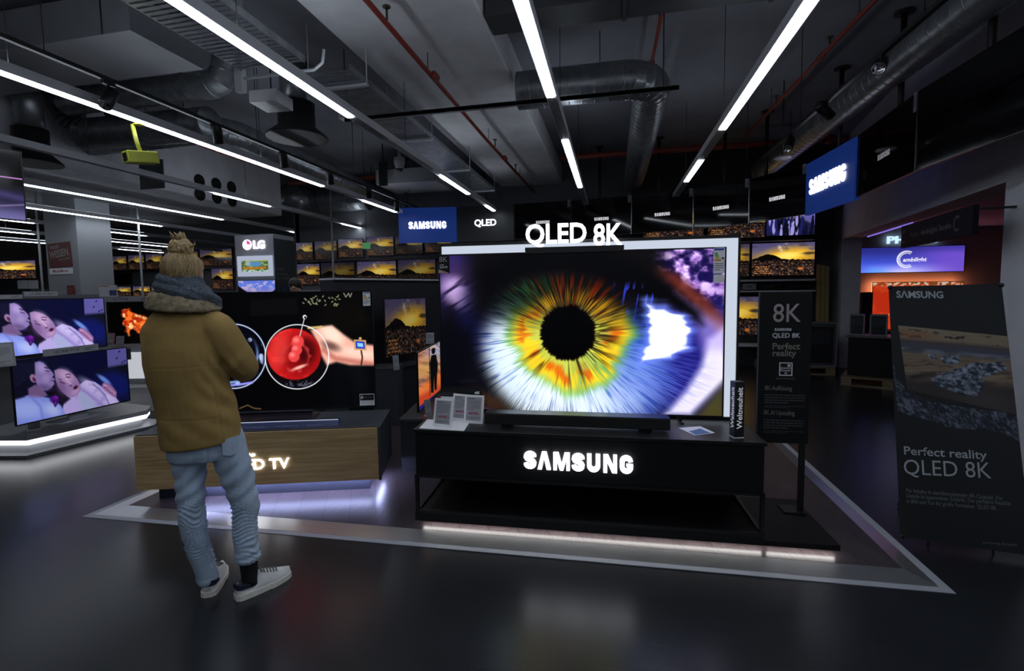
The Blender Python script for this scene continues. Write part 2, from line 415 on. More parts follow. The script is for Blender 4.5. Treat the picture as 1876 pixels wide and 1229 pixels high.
def pic_cocktail(c):
    p = Pic(*c, 900, 510, (.004,.004,.006))
    X, Y = p.X, p.Y
    p.mix((.05,.045,.05), p.poly([(455,550),(540,546),(542,575),(455,578)], 3)*.5)
    # dangling leaves above
    for i in range(34):
        rnd = random.Random(i); x = rnd.choice([570,600])+rnd.uniform(-18,22); y = 540+rnd.uniform(0,20)
        p.mix((.55,.55,.42), p.ell(x,y,2.6,1.3,rnd.uniform(0,180),.4)*.8)
    p.mix((.5,.5,.45), p.line([(628,537),(632,544),(637,537),(640,544),(643,537)], 2, .7))
    # left glass of water
    cx, cy = 424, 652; r = np.hypot((X-cx)/1.0, (Y-cy)/1.0); th = np.arctan2(Y-cy, X-cx)
    p.mix((.01,.01,.05), 1-sst(59,61,r))
    p.mix((.78,.85,1.0), np.exp(-((r-59)/1.3)**2))
    sw = sst(.55,.8,vn(th*5+4, r*.14, 3))*sst(36,44,r)*sst(58,52,r)*sst(-2.2,-.2,th)
    p.mix((.75,.82,1.0), sw*.9)
    p.mix((.55,.70,.95), np.exp(-((np.hypot(X-(cx-8),Y-(cy-4))-52)/2.6)**2)*sst(-1.0,.3,th)*.9)
    p.mix((.6,.6,1.0), p.line([(415,706),(440,703),(458,700)], 4, 2))
    # right glass of red cocktail
    cx, cy = 541, 653; r = np.hypot(X-cx, (Y-cy)*1.0)
    p.mix((.03,.02,.03), 1-sst(57,59,r))
    p.mix((.35,.35,.45), p.ell(545,702,26,6,0,.4)*sst(.4,.7,vn(X/3,Y/3,8))*.8)
    # hand first, behind the liquid
    skin = p.poly([(566,604),(584,598),(606,595),(628,612),(652,628),(690,632),(692,668),(640,668),(614,662),(596,668),(586,650),(578,626)], 4)
    p.mix((.95,.70,.62), skin)
    p.mix((1.0,.90,.82), p.ell(606,612,24,12,35,.6)*skin*.9)
    p.mix((1.0,.86,.78), p.ell(655,645,40,9,8,.7)*skin*.8)
    p.mix((.70,.36,.30), p.line([(590,640),(612,656),(650,662),(690,668)], 8, 5)*skin*.7)
    p.mix((.12,.05,.05), p.ell(604,633,16,7,20,.8)*.6)
    p.mix((.85,.72,.45), p.line([(562,600),(586,598)], 4, 2))
    red = p.ell(535,648,50,47,10,.03)
    sh = fbm(X/20, Y/14, 4, 3)
    p.mix((.74,.08,.09), red); p.mix((.92,.18,.16), red*sst(.45,.7,sh)*.7); p.mix((.45,.02,.03), p.ell(548,652,34,32,0,.6)*red*.8)
    p.mix((.95,.28,.25), p.ell(507,640,16,36,12,.7)*red*.6)
    p.mix((.18,.01,.02), p.ell(555,640,20,22,0,.5)*.7)
    p.mix((.78,.22,.22), np.exp(-((np.hypot(X-538,Y-654)-26)/3.5)**2)*sst(.4,.7,vn(X/7,Y/7,9))*.8)
    for (a,b,q) in ((542,625,11.5),(540,640,10),(535,652,10.5)):
        p.mix((.90,.26,.26), p.ell(a,b,q,q,0,.15)); p.mix((1.0,.55,.52), p.ell(a-3,b-3,q*.45,q*.4,0,.8)*.8)
    p.mix((1.0,.75,.7), p.ell(545,672,14,3,-20,.6)*.9)
    p.mix((.95,.97,1.0), np.exp(-((r-59)/1.1)**2))
    p.mix((.8,.8,.85), p.line([(546,614),(554,584)], 1.8, .7)); p.mix((.85,.85,.85), p.ell(555,580,4,4,0,.2)); p.mix((.1,.1,.12), p.ell(556,581,2.2,2.2,0,.3))
    # watch
    p.mix((.80,.62,.42), p.poly([(647,621),(670,622),(671,641),(648,640)], 1)); p.mix((.12,.22,.75), p.poly([(650,624),(667,625),(668,638),(651,637)], 1))
    p.mix((.55,.80,.95), p.poly([(653,627),(664,628),(665,635),(654,634)], 1)); p.mix((.80,.62,.42), p.ell(659,619,3,2.5,0,.3))
    p.mix((.25,.16,.10), p.line([(661,642),(663,654),(661,667)], 3, 1))
    # table ornament at the bottom
    p.mix((.45,.36,.2), p.line([(436,748),(450,742),(462,748),(474,749)], 2.4, 1)*.8)
    return p.image('cocktail_picture')

def pic_couple(c):
    p = Pic(*c, 720, 420, (.05,.06,.17))
    X, Y = p.X, p.Y
    p.mix((.035,.045,.19), p.poly([(60,540),(160,540),(160,600),(60,620)], 20))
    p.mix((.36,.34,.62), p.poly([(149,540),(215,540),(215,573),(150,579)], 1.2))
    for (a,b) in ((170,562),(176,551),(182,570),(188,568)): p.mix((.10,.10,.28), p.ell(a,b,2.5,1.2,-30,.5))
    p.mix((.05,.06,.10), p.poly([(125,578),(215,572),(215,600),(130,600)], 4))
    p.mix((.06,.09,.36), p.ell(165,606,40,22,15,.5)); p.mix((.45,.6,.95), p.ell(142,597,16,4,35,.6)*.9)
    sk = fbm(X/14, Y/9, 6, 4)
    # her body and lapels
    p.mix((.72,.66,.90), p.poly([(60,628),(84,604),(104,594),(122,599),(140,611),(158,621),(175,640),(182,662),(50,668)], 1.4))
    p.mix((.84,.78,.98), p.ell(112,604,22,7,35,.8)*.7); p.mix((.84,.78,.98), p.ell(150,628,20,8,35,.8)*.6)
    p.mix((.52,.45,.74), p.line([(90,607),(106,618),(124,632),(142,646)], 5, 4)*.7); p.mix((.40,.34,.64), p.line([(117,602),(130,612),(142,624),(152,644)], 2.2, 1.4)*.8)
    p.mix((.64,.68,.84), p.poly([(92,612),(106,620),(120,636),(130,648),(100,652),(86,628)], 2)*.8)
    p.mix((.50,.44,.72), sst(.55,.72,sk)*p.ell(120,632,60,28,20,.5)*.35)
    # her hair and head, tipped back
    p.mix((.10,.07,.15), p.poly([(40,596),(50,592),(62,612),(72,624),(60,632),(44,624)], 3))
    p.mix((.60,.47,.68), p.poly([(46,571),(54,569),(62,571),(71,575),(80,582),(87,590),(91,598),(93,606),(91,613),(85,619),(76,622),(67,620),(58,611),(51,601),(47,588)], 1.6))
    p.mix((.80,.67,.84), p.ell(66,582,14,9,38,.8)*.85); p.mix((.76,.62,.80), p.ell(82,612,8,5,-30,.8)*.7); p.mix((.44,.32,.54), p.ell(57,603,7,13,-25,.8)*.6)
    p.mix((.28,.17,.30), p.line([(66,581),(71,580),(75,582)], 1.4, .8)); p.mix((.30,.18,.32), p.line([(67,585),(71,586),(74,586)], 1.8, .9)); p.mix((.30,.18,.32), p.line([(55,592),(59,594),(63,596)], 1.8, .9)); p.mix((.34,.22,.38), p.line([(53,587),(58,589)], 1.2, .7))
    p.mix((.84,.70,.86), p.line([(66,589),(74,598)], 3, 1.6)*.8); p.mix((.34,.22,.36), p.ell(74,601,2.2,1.3,-30,.5)); p.mix((.44,.26,.40), p.ell(83,605,5.2,3.4,-30,.4)); p.mix((.16,.07,.16), p.ell(83.4,605,3.6,1.9,-30,.4))
    # his hair, face and shirt
    p.mix((.50,.56,.90), p.poly([(-70,628),(-12,607),(16,612),(36,619),(54,634),(68,664),(-70,682)], 2))
    p.mix((.68,.74,1.0), p.ell(-4,634,34,16,8,.7)*.7); p.mix((.36,.42,.80), p.line([(4,612),(18,632),(22,662)], 4, 3)*.5); p.mix((.80,.84,1.0), p.ell(40,640,14,10,40,.8)*.6)
    p.mix((.055,.055,.14), p.poly([(-70,552),(-34,545),(2,546),(14,552),(20,562),(18,578),(14,600),(-8,612),(-70,622)], 3))
    for i in range(9): p.mix((.17,.17,.34), p.line([(-46+i*3,566+i*3.2),(-10+i*2,552+i*3),(14,556+i*3)], 1.3, .9)*.45)
    p.mix((.56,.48,.72), p.poly([(14,553),(22,552),(28,556),(33,562),(38,568),(43,574),(45,579),(42,583),(46,586),(44,591),(45,595),(39,601),(31,605),(22,603),(15,594),(13,580)], 1.6))
    p.mix((.72,.64,.88), p.ell(25,564,7,9,-20,.8)*.8); p.mix((.70,.60,.82), p.ell(31,583,6,6,0,.8)*.6); p.mix((.36,.28,.48), p.ell(27,599,12,5,20,.8)*.7)
    p.mix((.22,.15,.28), p.line([(30,564),(36,566)], 2, 1)); p.mix((.28,.18,.32), p.line([(31,570),(37,572)], 1.5, .8)); p.mix((.28,.20,.34), p.line([(40,588),(45,590)], 1.6, 1))
    p.mix((.62,.46,.64), p.ell(10,581,5.4,8,-22,.25)); p.mix((.30,.17,.32), p.ell(11,583,2.4,4.4,-22,.5))
    p.mix((.52,.40,.60), p.poly([(0,598),(12,592),(26,604),(32,614),(18,616),(0,612)], 2)*.85)
    p.mix((.30,.06,.48), p.ell(43,622,8,6.5,20,.4)); p.mix((.56,.14,.72), p.ell(46,619,4,3,20,.7)*.7); p.mix((.24,.04,.36), p.line([(41,626),(44,634),(48,628)], 3, 1.5)); p.mix((.06,.04,.10), p.ell(38,611,5,3.4,10,.5))
    # clasped hands
    p.mix((.60,.42,.62), p.poly([(136,604),(142,601),(150,604),(160,611),(168,620),(167,628),(160,628),(148,620),(138,612)], 1.4))
    for i in range(4): p.mix((.78,.60,.78), p.line([(141+i*6,606+i*4.5),(146+i*5.4,608+i*4.6)], 3.0, 1.3))
    for i in range(3): p.mix((.36,.22,.42), p.line([(141+i*6,610+i*4.4),(150+i*5,612+i*4.6)], .9, .6))
    return p.image('couple_picture')

def sunset(name, W=360, H=202, light=1.0, seed=0):
    """evening sky over a hill and a lit town; picture space 0-160 x 0-90"""
    p = Pic((0,0),(160,0),(160,90),(0,90), W, H); X, Y = p.X, p.Y
    g = Y/45
    p.mix((.30,.28,.44), np.ones_like(X)); p.mix((.42,.38,.44), sst(.1,.8,g)); p.mix((.55,.42,.22), sst(.5,1.0,g)*.8)
    gl = p.ell(100,34,60,20,-4,.8); p.mix((.98,.72,.12), gl*sst(.25,.6,fbm(X/26+seed,Y/9,2,4)+.25*gl))
    p.mix((1.0,.90,.45), p.ell(92,36,32,10,-6,.8)*.9)
    p.mix((.92,.84,.72), p.ell(76,16,14,16,25,.8)*sst(.45,.7,fbm(X/10,Y/12,6,4))*.8)
    p.mix((.25,.22,.30), sst(.55,.75,fbm(X/22,Y/8,12,4))*sst(30,6,Y)*.7)
    p.mix((.16,.12,.10), p.ell(148,30,16,3.5,0,.5)*.8)
    hill = 44-15*np.exp(-((X-42)/26)**2)+3*vn(X/7,X*0,3)+np.clip(X-70,0,99)*.02
    low = sst(-.8,.8,Y-hill)
    p.mix((.025,.02,.018), low)
    n = vn(X/2.6,Y/2.0,5); n2 = vn(X/5,Y/3.4,8)
    town = low*sst(46,58,Y+5*n2)
    p.mix((.17,.12,.11), town*sst(.3,.7,n2)); p.mix((.36,.24,.17), town*sst(.55,.8,n)*.7); p.mix((.95,.68,.36), town*sst(.84,.95,n)*.85)
    p.mix((.9,.45,.12), p.ell(126,72,7,3.5,0,.5)*.9); p.mix((.42,.36,.42), town*sst(.66,.9,vn(X/3.4,Y/2.6,15))*.7)
    for k, y in enumerate((64,70,76,82)):
        p.mix((.80,.52,.26), p.poly([(12-2*k,y),(44+4*k,y),(46+4*k,y+3),(10-2*k,y+3)], .7)*sst(.35,.5,vn(X/1.6,Y/3,22))*.8)
    p.c *= light
    return p.image(name)

def pic_explosion():
    p = Pic((193,555),(330,549),(332,622),(206,634), 420, 230, (.004,.003,.004)); X, Y = p.X, p.Y
    n = fbm(X/9, Y/8, 3, 5)
    d = p.sdf([(220,567),(232,564),(242,572),(250,576),(262,578),(275,590),(275,612),(262,604),(254,612),(246,606),(240,600),(236,616),(231,610),(233,600),(226,594),(222,580)])
    m = 1-sst(-3,3,d+14*(n-.5))
    p.mix((.70,.16,.04), m); p.mix((1.0,.45,.14), m*sst(.38,.6,n)); p.mix((1.0,.82,.55), m*sst(.52,.7,fbm(X/7,Y/6,9,4)))
    p.mix((1,.5,.2), p.line([(231,598),(236,616)], 4, 2)*.7)
    return p.image('explosion_picture')
def pic_warrior():
    p = Pic((766,638),(806,628),(808,712),(768,757), 220, 300); X, Y = p.X, p.Y
    n = fbm((X+Y*.5)/30, (Y-X*.5)/7, 3, 4)
    p.mix((.70,.45,.36), np.ones_like(X)); p.mix((.62,.62,.72), p.ell(800,640,18,22,0,.8)); p.mix((.80,.60,.30), p.ell(775,675,26,16,-20,.8)*.7)
    p.mix((.30,.24,.22), sst(.5,.65,n)*.6); p.mix((.85,.70,.50), sst(.5,.3,n)*.4)
    p.mix((.75,.25,.10), sst(712,735,Y+(X-766)*.5)); p.mix((.95,.45,.15), sst(700,722,Y+(X-766)*.7)*sst(735,715,Y+(X-766)*.5)*.8)
    k = (.02,.02,.025)
    p.mix(k, p.ell(793,644,3.4,4.2,0,.2)); p.mix(k, p.poly([(788,641),(798,641),(795,637),(791,637)], .6))
    p.mix(k, p.poly([(789,650),(798,650),(802,668),(800,690),(799,716),(795,716),(794,692),(793,722),(788,722),(787,690),(786,664)], .8))
    p.mix(k, p.line([(785,634),(786,728)], 1, .5)); p.mix((.12,.10,.45), sst(-2,2,Y-(750-(X-766)*.85)))
    return p.image('warrior_picture')
def pic_mountain():
    p = Pic((437,515),(504,512),(505,535),(440,537), 240, 90); X, Y = p.X, p.Y; n = fbm(X/9,Y/5,3,4)
    p.mix((.36,.46,.85), np.ones_like(X)); p.mix((.80,.72,.85), sst(.5,.7,n)*.8); p.mix((.62,.52,.68), sst(520,530,Y)*.7)
    h = 526+5*np.abs((X/9)%2-1)+4*vn(X/4,X*0,5); p.mix((.20,.26,.45), sst(-1,1,Y-h)); p.mix((.75,.78,.92), sst(-1,1,Y-h)*sst(.55,.7,vn(X/2.5,Y/2.5,9)))
    p.mix((.03,.03,.05), sst(-1,1,Y-(521+.42*(X-437)))); p.mix((.03,.03,.05), sst(-1,1,Y-(536-.5*np.clip(X-480,0,99)))*(X>480))
    return p.image('mountain_picture')
def pic_garden():
    p = Pic((441,476),(496,471),(497,501),(444,504), 220, 130); X, Y = p.X, p.Y; n = fbm(X/4,Y/4,3,4)
    p.mix((.30,.40,.22), np.ones_like(X)); p.mix((.62,.70,.45), sst(.5,.65,n)); p.mix((.35,.55,.72), p.ell(470,482,14,8,0,.4)); p.mix((.60,.68,.70), p.ell(455,481,5,8,0,.4))
    p.mix((.66,.70,.22), p.line([(450,475),(490,473)], 3, 1.5)); p.mix((.75,.46,.10), p.line([(448,494),(468,494),(490,491)], 5, 1.2))
    p.mix((.70,.82,.85), sst(496,499,Y)*sst(.45,.6,vn(X/3,Y/2,7)))
    return p.image('garden_picture')
def pic_crowd():
    p = Pic((1402,402),(1490,385),(1491,428),(1404,434), 300, 150, (.10,.10,.22)); X, Y = p.X, p.Y
    p.mix((.78,.74,.98), sst(416,404,Y+(X-1440)*.2)); p.mix((.42,.40,.70), p.poly([(1470,392),(1492,386),(1492,415),(1472,410)], 1.5)*.8)
    for i in range(46):
        q = random.Random(i); x = q.uniform(1402,1490); y = q.uniform(412,430); c = q.choice([(.04,.04,.10),(.10,.12,.36),(.62,.58,.85),(.05,.05,.16)])
        p.mix(c, p.ell(x,y,2.6,7,0,.3)); p.mix(c, p.ell(x,y-8.5,1.7,2,0,.3))
    return p.image('crowd_picture')
def pic_beach():
    p = Pic((1645,596),(1845,612),(1852,755),(1662,713), 620, 420); X, Y = p.X, p.Y; t = Y-(X-1645)*.07; n = fbm(X/30,Y/6,3,4)
    p.mix((.60,.54,.45), np.ones_like(X)); p.mix((.36,.30,.30), sst(614,624,t)*1.0); p.mix((.26,.22,.24), sst(.52,.6,fbm(X/22,Y/7,8,4))*sst(598,604,t)*sst(622,612,t))
    p.mix((.62,.42,.28), p.ell(1670,612,40,7,5,.7)*.6)
    p.mix((.32,.33,.38), sst(622,628,t)); p.mix((.50,.52,.58), sst(632,638,t)*sst(.35,.65,n)); p.mix((.56,.47,.38), sst(636,650,t)*.9)
    p.mix((.30,.25,.22), sst(.55,.68,fbm(X/34,Y/4,13,4))*sst(640,660,t)*.6); p.mix((.66,.58,.47), sst(.45,.3,n)*sst(640,650,t)*.5)
    p.mix((.25,.22,.21), sst(676,700,t+8*(n-.5)))
    p.mix((.36,.33,.32), p.ell(1805,735,50,22,10,.7)*.5)
    rk = fbm((X+Y*.8)/11,(Y-X*.4)/5,21,5)
    for pts in ([(1696,646),(1712,648),(1718,655),(1706,658)],[(1722,654),(1736,648),(1756,652),(1757,662),(1742,668),(1724,662)],
                [(1704,692),(1722,684),(1758,672),(1782,662),(1830,660),(1842,672),(1812,684),(1796,690),(1800,700),(1792,716),(1788,724),(1768,724),(1742,716),(1716,706)]):
        d = p.sdf(pts); m = 1-sst(-1.2,1.2,d+5*(rk-.5))
        g_ = sst(.28,.70,.6*rk+.4*fbm((X-Y*.5)/4,(Y+X*.3)/3,33,3))*(.75+.25*sst(730,660,Y)); cc = np.stack([.16+.52*g_,.19+.53*g_,.24+.55*g_],-1); p.c = p.c*(1-m[...,None])+cc*m[...,None]; p.mix((.07,.08,.10), m*sst(-5,0,d)*sst(690,715,Y)*.5)
    p.mix((.12,.11,.11), p.line([(1672,690),(1690,685),(1712,684)], 6, 4)*.7)
    return p.image('beach_picture')
def pic_ambilight():
    p = Pic((1575,452),(1767,448),(1766,497),(1574,502), 400, 110); U, V = p.U, p.V
    p.mix((.16,.18,.52), np.ones_like(U)); p.mix((.28,.36,.90), sst(.0,.9,V)); p.mix((.42,.30,.78), sst(.25,.9,U)); p.mix((.16,.16,.50), sst(.35,.0,V)*.6)
    p.mix((.80,.78,1.0), sst(.55,1.05,V)*np.exp(-((U-.42)/.32)**2)); p.mix((.35,.65,1.0), sst(.6,1.0,V)*np.exp(-((U-.15)/.12)**2)*.7)
    return p.image('gradient_picture')
def pic_orange():
    p = Pic((1595,517),(1760,514),(1762,600),(1594,600), 300, 170, (.70,.17,.07)); X, Y = p.X, p.Y
    p.mix((.78,.24,.10), sst(.45,.6,fbm(X/30,Y/20,4,3))*.7); n = vn(X/4,Y/3,9)
    p.mix((.75,.70,.62), sst(526,519,Y)*sst(.5,.7,n)); p.mix((.35,.30,.12), sst(524,517,Y)*sst(.5,.3,n))
    for i in range(26):
        q = random.Random(i); p.mix((.95,.80,.72), p.ell(q.uniform(1598,1756),q.uniform(528,598),q.uniform(.8,2.4),q.uniform(.6,1.5),0,.4))
    return p.image('bubbles_picture')
def pic_waves():
    p = Pic((-70,262),(41,270),(46,395),(-70,398), 240, 200, (.012,.01,.02)); X, Y = p.X, p.Y
    p.mix((.10,.08,.22), sst(330,350,Y)); p.mix((.42,.40,.62), sst(360,395,Y)); p.mix((.30,.26,.48), p.line([(-70,352),(10,350),(45,356)], 10, 7)*.7)
    p.mix((.62,.52,.72), p.line([(-70,377),(0,374),(45,366)], 3, 2)*.7); p.mix((.80,.55,.85), p.line([(-70,318),(45,319)], 2.4, .8))
    return p.image('waves_picture')
def pic_rock():
    p = Pic((0,0),(200,0),(200,130),(0,130), 420, 280); X, Y = p.X, p.Y; n = .5*fbm((X+Y*.7)/14,(Y-X*.35)/3.2,3,5)+.5*fbm((X+Y*.7)/4,(Y-X*.35)/1.6,13,3)
    p.mix((.14,.16,.20), np.ones_like(X)); p.mix((.36,.39,.45), sst(.4,.62,n)); p.mix((.50,.53,.60), sst(.58,.72,n)*.8)
    return p.image('ice_picture')
def pic_boxart():
    p = Pic((0,0),(160,0),(160,90),(0,90), 160, 90, (.05,.05,.07)); X, Y = p.X, p.Y
    p.mix((.16,.16,.20), p.poly([(8,8),(152,8),(152,42),(8,48)], 3)); p.mix((.05,.06,.10), p.poly([(8,48),(152,42),(152,80),(8,80)], 3)); p.mix((.22,.20,.22), p.line([(10,46),(150,41)], 3, 2))
    return p.image('box_picture')
class Fr:
    """upright plane / local frame of a display unit: origin on the floor, yaw in degrees; local x along it, y into depth"""
    def __init__(s, x, y, yaw):
        a = R(yaw); s.o = Vector((x,y,0)); s.a = a
        s.X = Vector((math.cos(a),math.sin(a),0)); s.Y = Vector((-math.sin(a),math.cos(a),0))
    def plane(s, px, py, v=0.0):
        d = ray(px,py); t = ((s.o+v*s.Y-EYEP).dot(s.Y))/d.dot(s.Y); P = EYEP+t*d
        return (P-s.o).dot(s.X), P.z
    def w(s, u, v, z): return s.o+u*s.X+v*s.Y+Vector((0,0,z))

# ------------------------------------------------------------------ common materials
black = mat('black_plastic', (.008,.008,.009), .35)
matt_black = mat('matt_black_board', (.0065,.0065,.0075), .55, noise=(40,.12), spec=.28)
satin_black = mat('satin_black_metal', (.008,.008,.009), .42, noise=(30,.15))
dark_grey = mat('dark_grey_laminate', (.045,.047,.055), .45, noise=(25,.08))
slate = mat('slate_laminate', (.050,.056,.075), .5)
steel = mat('brushed_steel', (.62,.64,.65), .31, .92, bump=(220,.04))
galv = mat('galvanised_sheet', (.31,.33,.35), .34, .70, noise=(9,.25))
white_plastic = mat('white_plastic', (.92,.93,.95), .4)
white_paper = mat('white_paper', (.90,.91,.94), .6)
silver = mat('silver_trim', (.55,.56,.60), .3, .9)
grey_paint = mat('grey_wall_paint', (.16,.165,.18), .8, noise=(6,.06))
light_paint = mat('pale_concrete_paint', (.80,.81,.84), .85, noise=(3,.08))
ceil_paint = mat('dark_ceiling_paint', (.26,.265,.30), .9, noise=(2,.10))
red_pipe = mat('red_pipe_paint', (.30,.045,.03), .45)
trunk_grey = mat('light_grey_trunking', (.70,.72,.76), .45, .2)
white_glow = glow('white_letter_glow', (.92,.94,1.0), 3.2)
ink_white = mat('white_print', (.75,.76,.78), .6)
ink_grey = mat('grey_print', (.18,.18,.18), .6)
ink_dim = mat('dim_grey_print', (.07,.07,.075), .6)
ink_dark = mat('dark_print', (.06,.06,.07), .6)
ink_red = mat('red_print', (.30,.015,.05), .6)
blue_board = mat('deep_blue_board', (.008,.03,.22), .5, emit=(.012,.045,.26), es=.35)

# ------------------------------------------------------------------ floor
def floor_mat(name, base, stretch, planks=None, rough=.3, spec=.33):
    m = bpy.data.materials.new(name); m.use_nodes = True; nt = m.node_tree; b = nt.nodes['Principled BSDF']
    tc = nt.nodes.new('ShaderNodeTexCoord'); mp = nt.nodes.new('ShaderNodeMapping'); mp.inputs['Scale'].default_value = stretch
    nt.links.new(tc.outputs['Object'], mp.inputs['Vector'])
    n = nt.nodes.new('ShaderNodeTexNoise'); n.inputs['Scale'].default_value = 1; n.inputs['Detail'].default_value = 8
    nt.links.new(mp.outputs['Vector'], n.inputs['Vector'])
    cr = nt.nodes.new('ShaderNodeValToRGB'); cr.color_ramp.elements[0].position = .3; cr.color_ramp.elements[1].position = .72
    cr.color_ramp.elements[0].color = (*[c*.72 for c in base],1); cr.color_ramp.elements[1].color = (*[c*1.35 for c in base],1)
    nt.links.new(n.outputs['Fac'], cr.inputs['Fac']); out = cr.outputs['Color']
    if planks:
        mp2 = nt.nodes.new('ShaderNodeMapping'); mp2.inputs['Rotation'].default_value = (0,0,R(planks)); nt.links.new(tc.outputs['Object'], mp2.inputs['Vector'])
        br = nt.nodes.new('ShaderNodeTexBrick'); br.inputs['Scale'].default_value = 1; br.inputs['Brick Width'].default_value = 1.2; br.inputs['Row Height'].default_value = .18
        br.inputs['Mortar Size'].default_value = .003; br.inputs['Color1'].default_value = (1,1,1,1); br.inputs['Color2'].default_value = (.72,.72,.72,1); br.inputs['Mortar'].default_value = (.25,.25,.25,1)
        nt.links.new(mp2.outputs['Vector'], br.inputs['Vector'])
        mx = nt.nodes.new('ShaderNodeMix'); mx.data_type = 'RGBA'; mx.blend_type = 'MULTIPLY'; mx.inputs[0].default_value = 1
        nt.links.new(out, mx.inputs[6]); nt.links.new(br.outputs['Color'], mx.inputs[7]); out = mx.outputs[2]
    nt.links.new(out, b.inputs['Base Color'])
    b.inputs['Roughness'].default_value = rough; b.inputs['Specular IOR Level'].default_value = spec
    bp = nt.nodes.new('ShaderNodeBump'); bp.inputs['Strength'].default_value = .02; bp.inputs['Distance'].default_value = .002
    nt.links.new(n.outputs['Fac'], bp.inputs['Height']); nt.links.new(bp.outputs['Normal'], b.inputs['Normal'])
    return m
fl_aisle = floor_mat('dark_vinyl_floor', (.015,.017,.021), (3,60,1), None, .27, .50)
fl_wood = floor_mat('dark_wood_floor', (.060,.046,.050), (70,4,1), 62, .34)
def struct(name, b, m):
    o = b.build(name, m); o['kind'] = 'structure'; return o
struct('floor', MB().box(-24,-8,-.05,10,18,0), fl_aisle)
PO = [(-3.75,2.683),(1.741,2.856),(1.74,5.75),(-3.70,5.75)]       # outer edge of the pale border
PB = [(-3.70,2.73),(1.69,2.90),(1.69,5.75),(-3.655,5.75)]
PI_ = [(-3.56,2.872),(1.585,3.028),(1.585,5.75),(-3.53,5.75)]
def band_loop(a, za, b2, zb):
    m = MB(); n = len(a)
    for i in (3,0,1):
        j = (i+1)%n
        m.solid([(*a[i],-.01),(*a[j],-.01),(*b2[j],-.01),(*b2[i],-.01)], [(*a[i],za),(*a[j],za),(*b2[j],zb),(*b2[i],zb)])
    return m
pale_border = mat('pale_floor_border', (.36,.38,.42), .5)
struct('trim_1', band_loop(PO,.003,PB,.003), pale_border)
struct('trim_2', band_loop(PB,.004,PI_,.020), steel)
struct('floor_display', MB().solid([(*p,-.01) for p in PI_], [(*p,.0205) for p in PI_]), fl_wood)

# ------------------------------------------------------------------ ceiling, beams, walls
CZ = 4.4
struct('ceiling', MB().box(-24,-8,CZ,10,18,CZ+.1), ceil_paint)
struct('beam_concrete', MB().box(-2.55,-8,4.0,-1.12,11.9,CZ,bev=.02), light_paint)
bb = MB().box(-9.4,-8,3.35,-7.35,9.9,CZ,bev=.01)
beam2 = struct('beam_pierced', bb, mat('pale_beam_paint', (.86,.87,.92), .85, noise=(3,.08)))
hole = mat('dark_hole', (.01,.01,.01), .8)
for r_ in range(2):
    for c_ in range(3):
        p = at([365,396,424][c_]+1*r_, [331,337,343][c_]+r_*25, x=-7.345)
        MB().lathe([(.0,0),(.115,0),(.115,.012),(.095,.012),(.095,.004),(0,.004)], seg=24, M=Matrix.Translation((p.x,p.y,p.z)) @ Matrix.Rotation(PI/2,4,'Y')).build('pipe_hole', hole, beam2)
struct('wall_back', MB().box(-8.0,11.3,0,4.6,11.45,CZ), grey_paint)
_a = at(1495,500,y=10.81); struct('wall_back_panel', MB().box(.4,10.81,0,_a.x,11.3,CZ), mat('dark_wall_panel',(.03,.032,.037),.6))
struct('wall_far_left', MB().box(-24,16.9,0,-8,17.05,CZ), grey_paint)
struct('wall_far_side', MB().box(-8.05,11.3,0,-7.9,17,CZ), grey_paint)
struct('wall_left', MB().box(-24.1,-8,0,-24,17,CZ), grey_paint)
struct('wall_rear', MB().box(-24,-8.1,0,10,-8,CZ), grey_paint)
struct('wall_right', MB().box(9.9,-8,0,10,18,CZ), grey_paint)

W = Fr(4.44,11.3,270-9.7)
ua, zl = W.plane(1545,437); ub = W.plane(1838,420)[0]
wm = mat('dark_grey_wall_paint', (.62,.63,.68), .8, noise=(5,.06))
def wbox(u0,v0,z0,u1,v1,z1,b=None):
    b = b or MB(); q = [(u0,v0),(u1,v0),(u1,v1),(u0,v1)]
    return b.solid([W.w(*p,z0) for p in q], [W.w(*p,z1) for p in q])
b = wbox(0,0,zl,13,.3,CZ); wbox(-.3,0,0,ua,.3,zl-.001,b); wbox(ub,0,0,13,.3,zl-.001,b)
struct('wall_studio_front', b, wm)
# the small studio behind the opening
SY = 12.0
stw = mat('studio_wall_paint', (.40,.38,.40), .8)
struct('wall_studio_back', MB().box(4.3,SY,0,9.0,SY+.1,3.0), stw)
struct('wall_studio_side', MB().box(9.0,4.5,0,9.1,SY+.1,3.0), stw)
struct('ceiling_studio', MB().solid([W.w(0,.31,2.75),W.w(8,.31,2.75),(9.0,4.6,2.75),(9.0,SY,2.75)][::-1], [W.w(0,.31,2.8),W.w(8,.31,2.8),(9.0,4.6,2.8),(9.0,SY,2.8)][::-1]), stw)

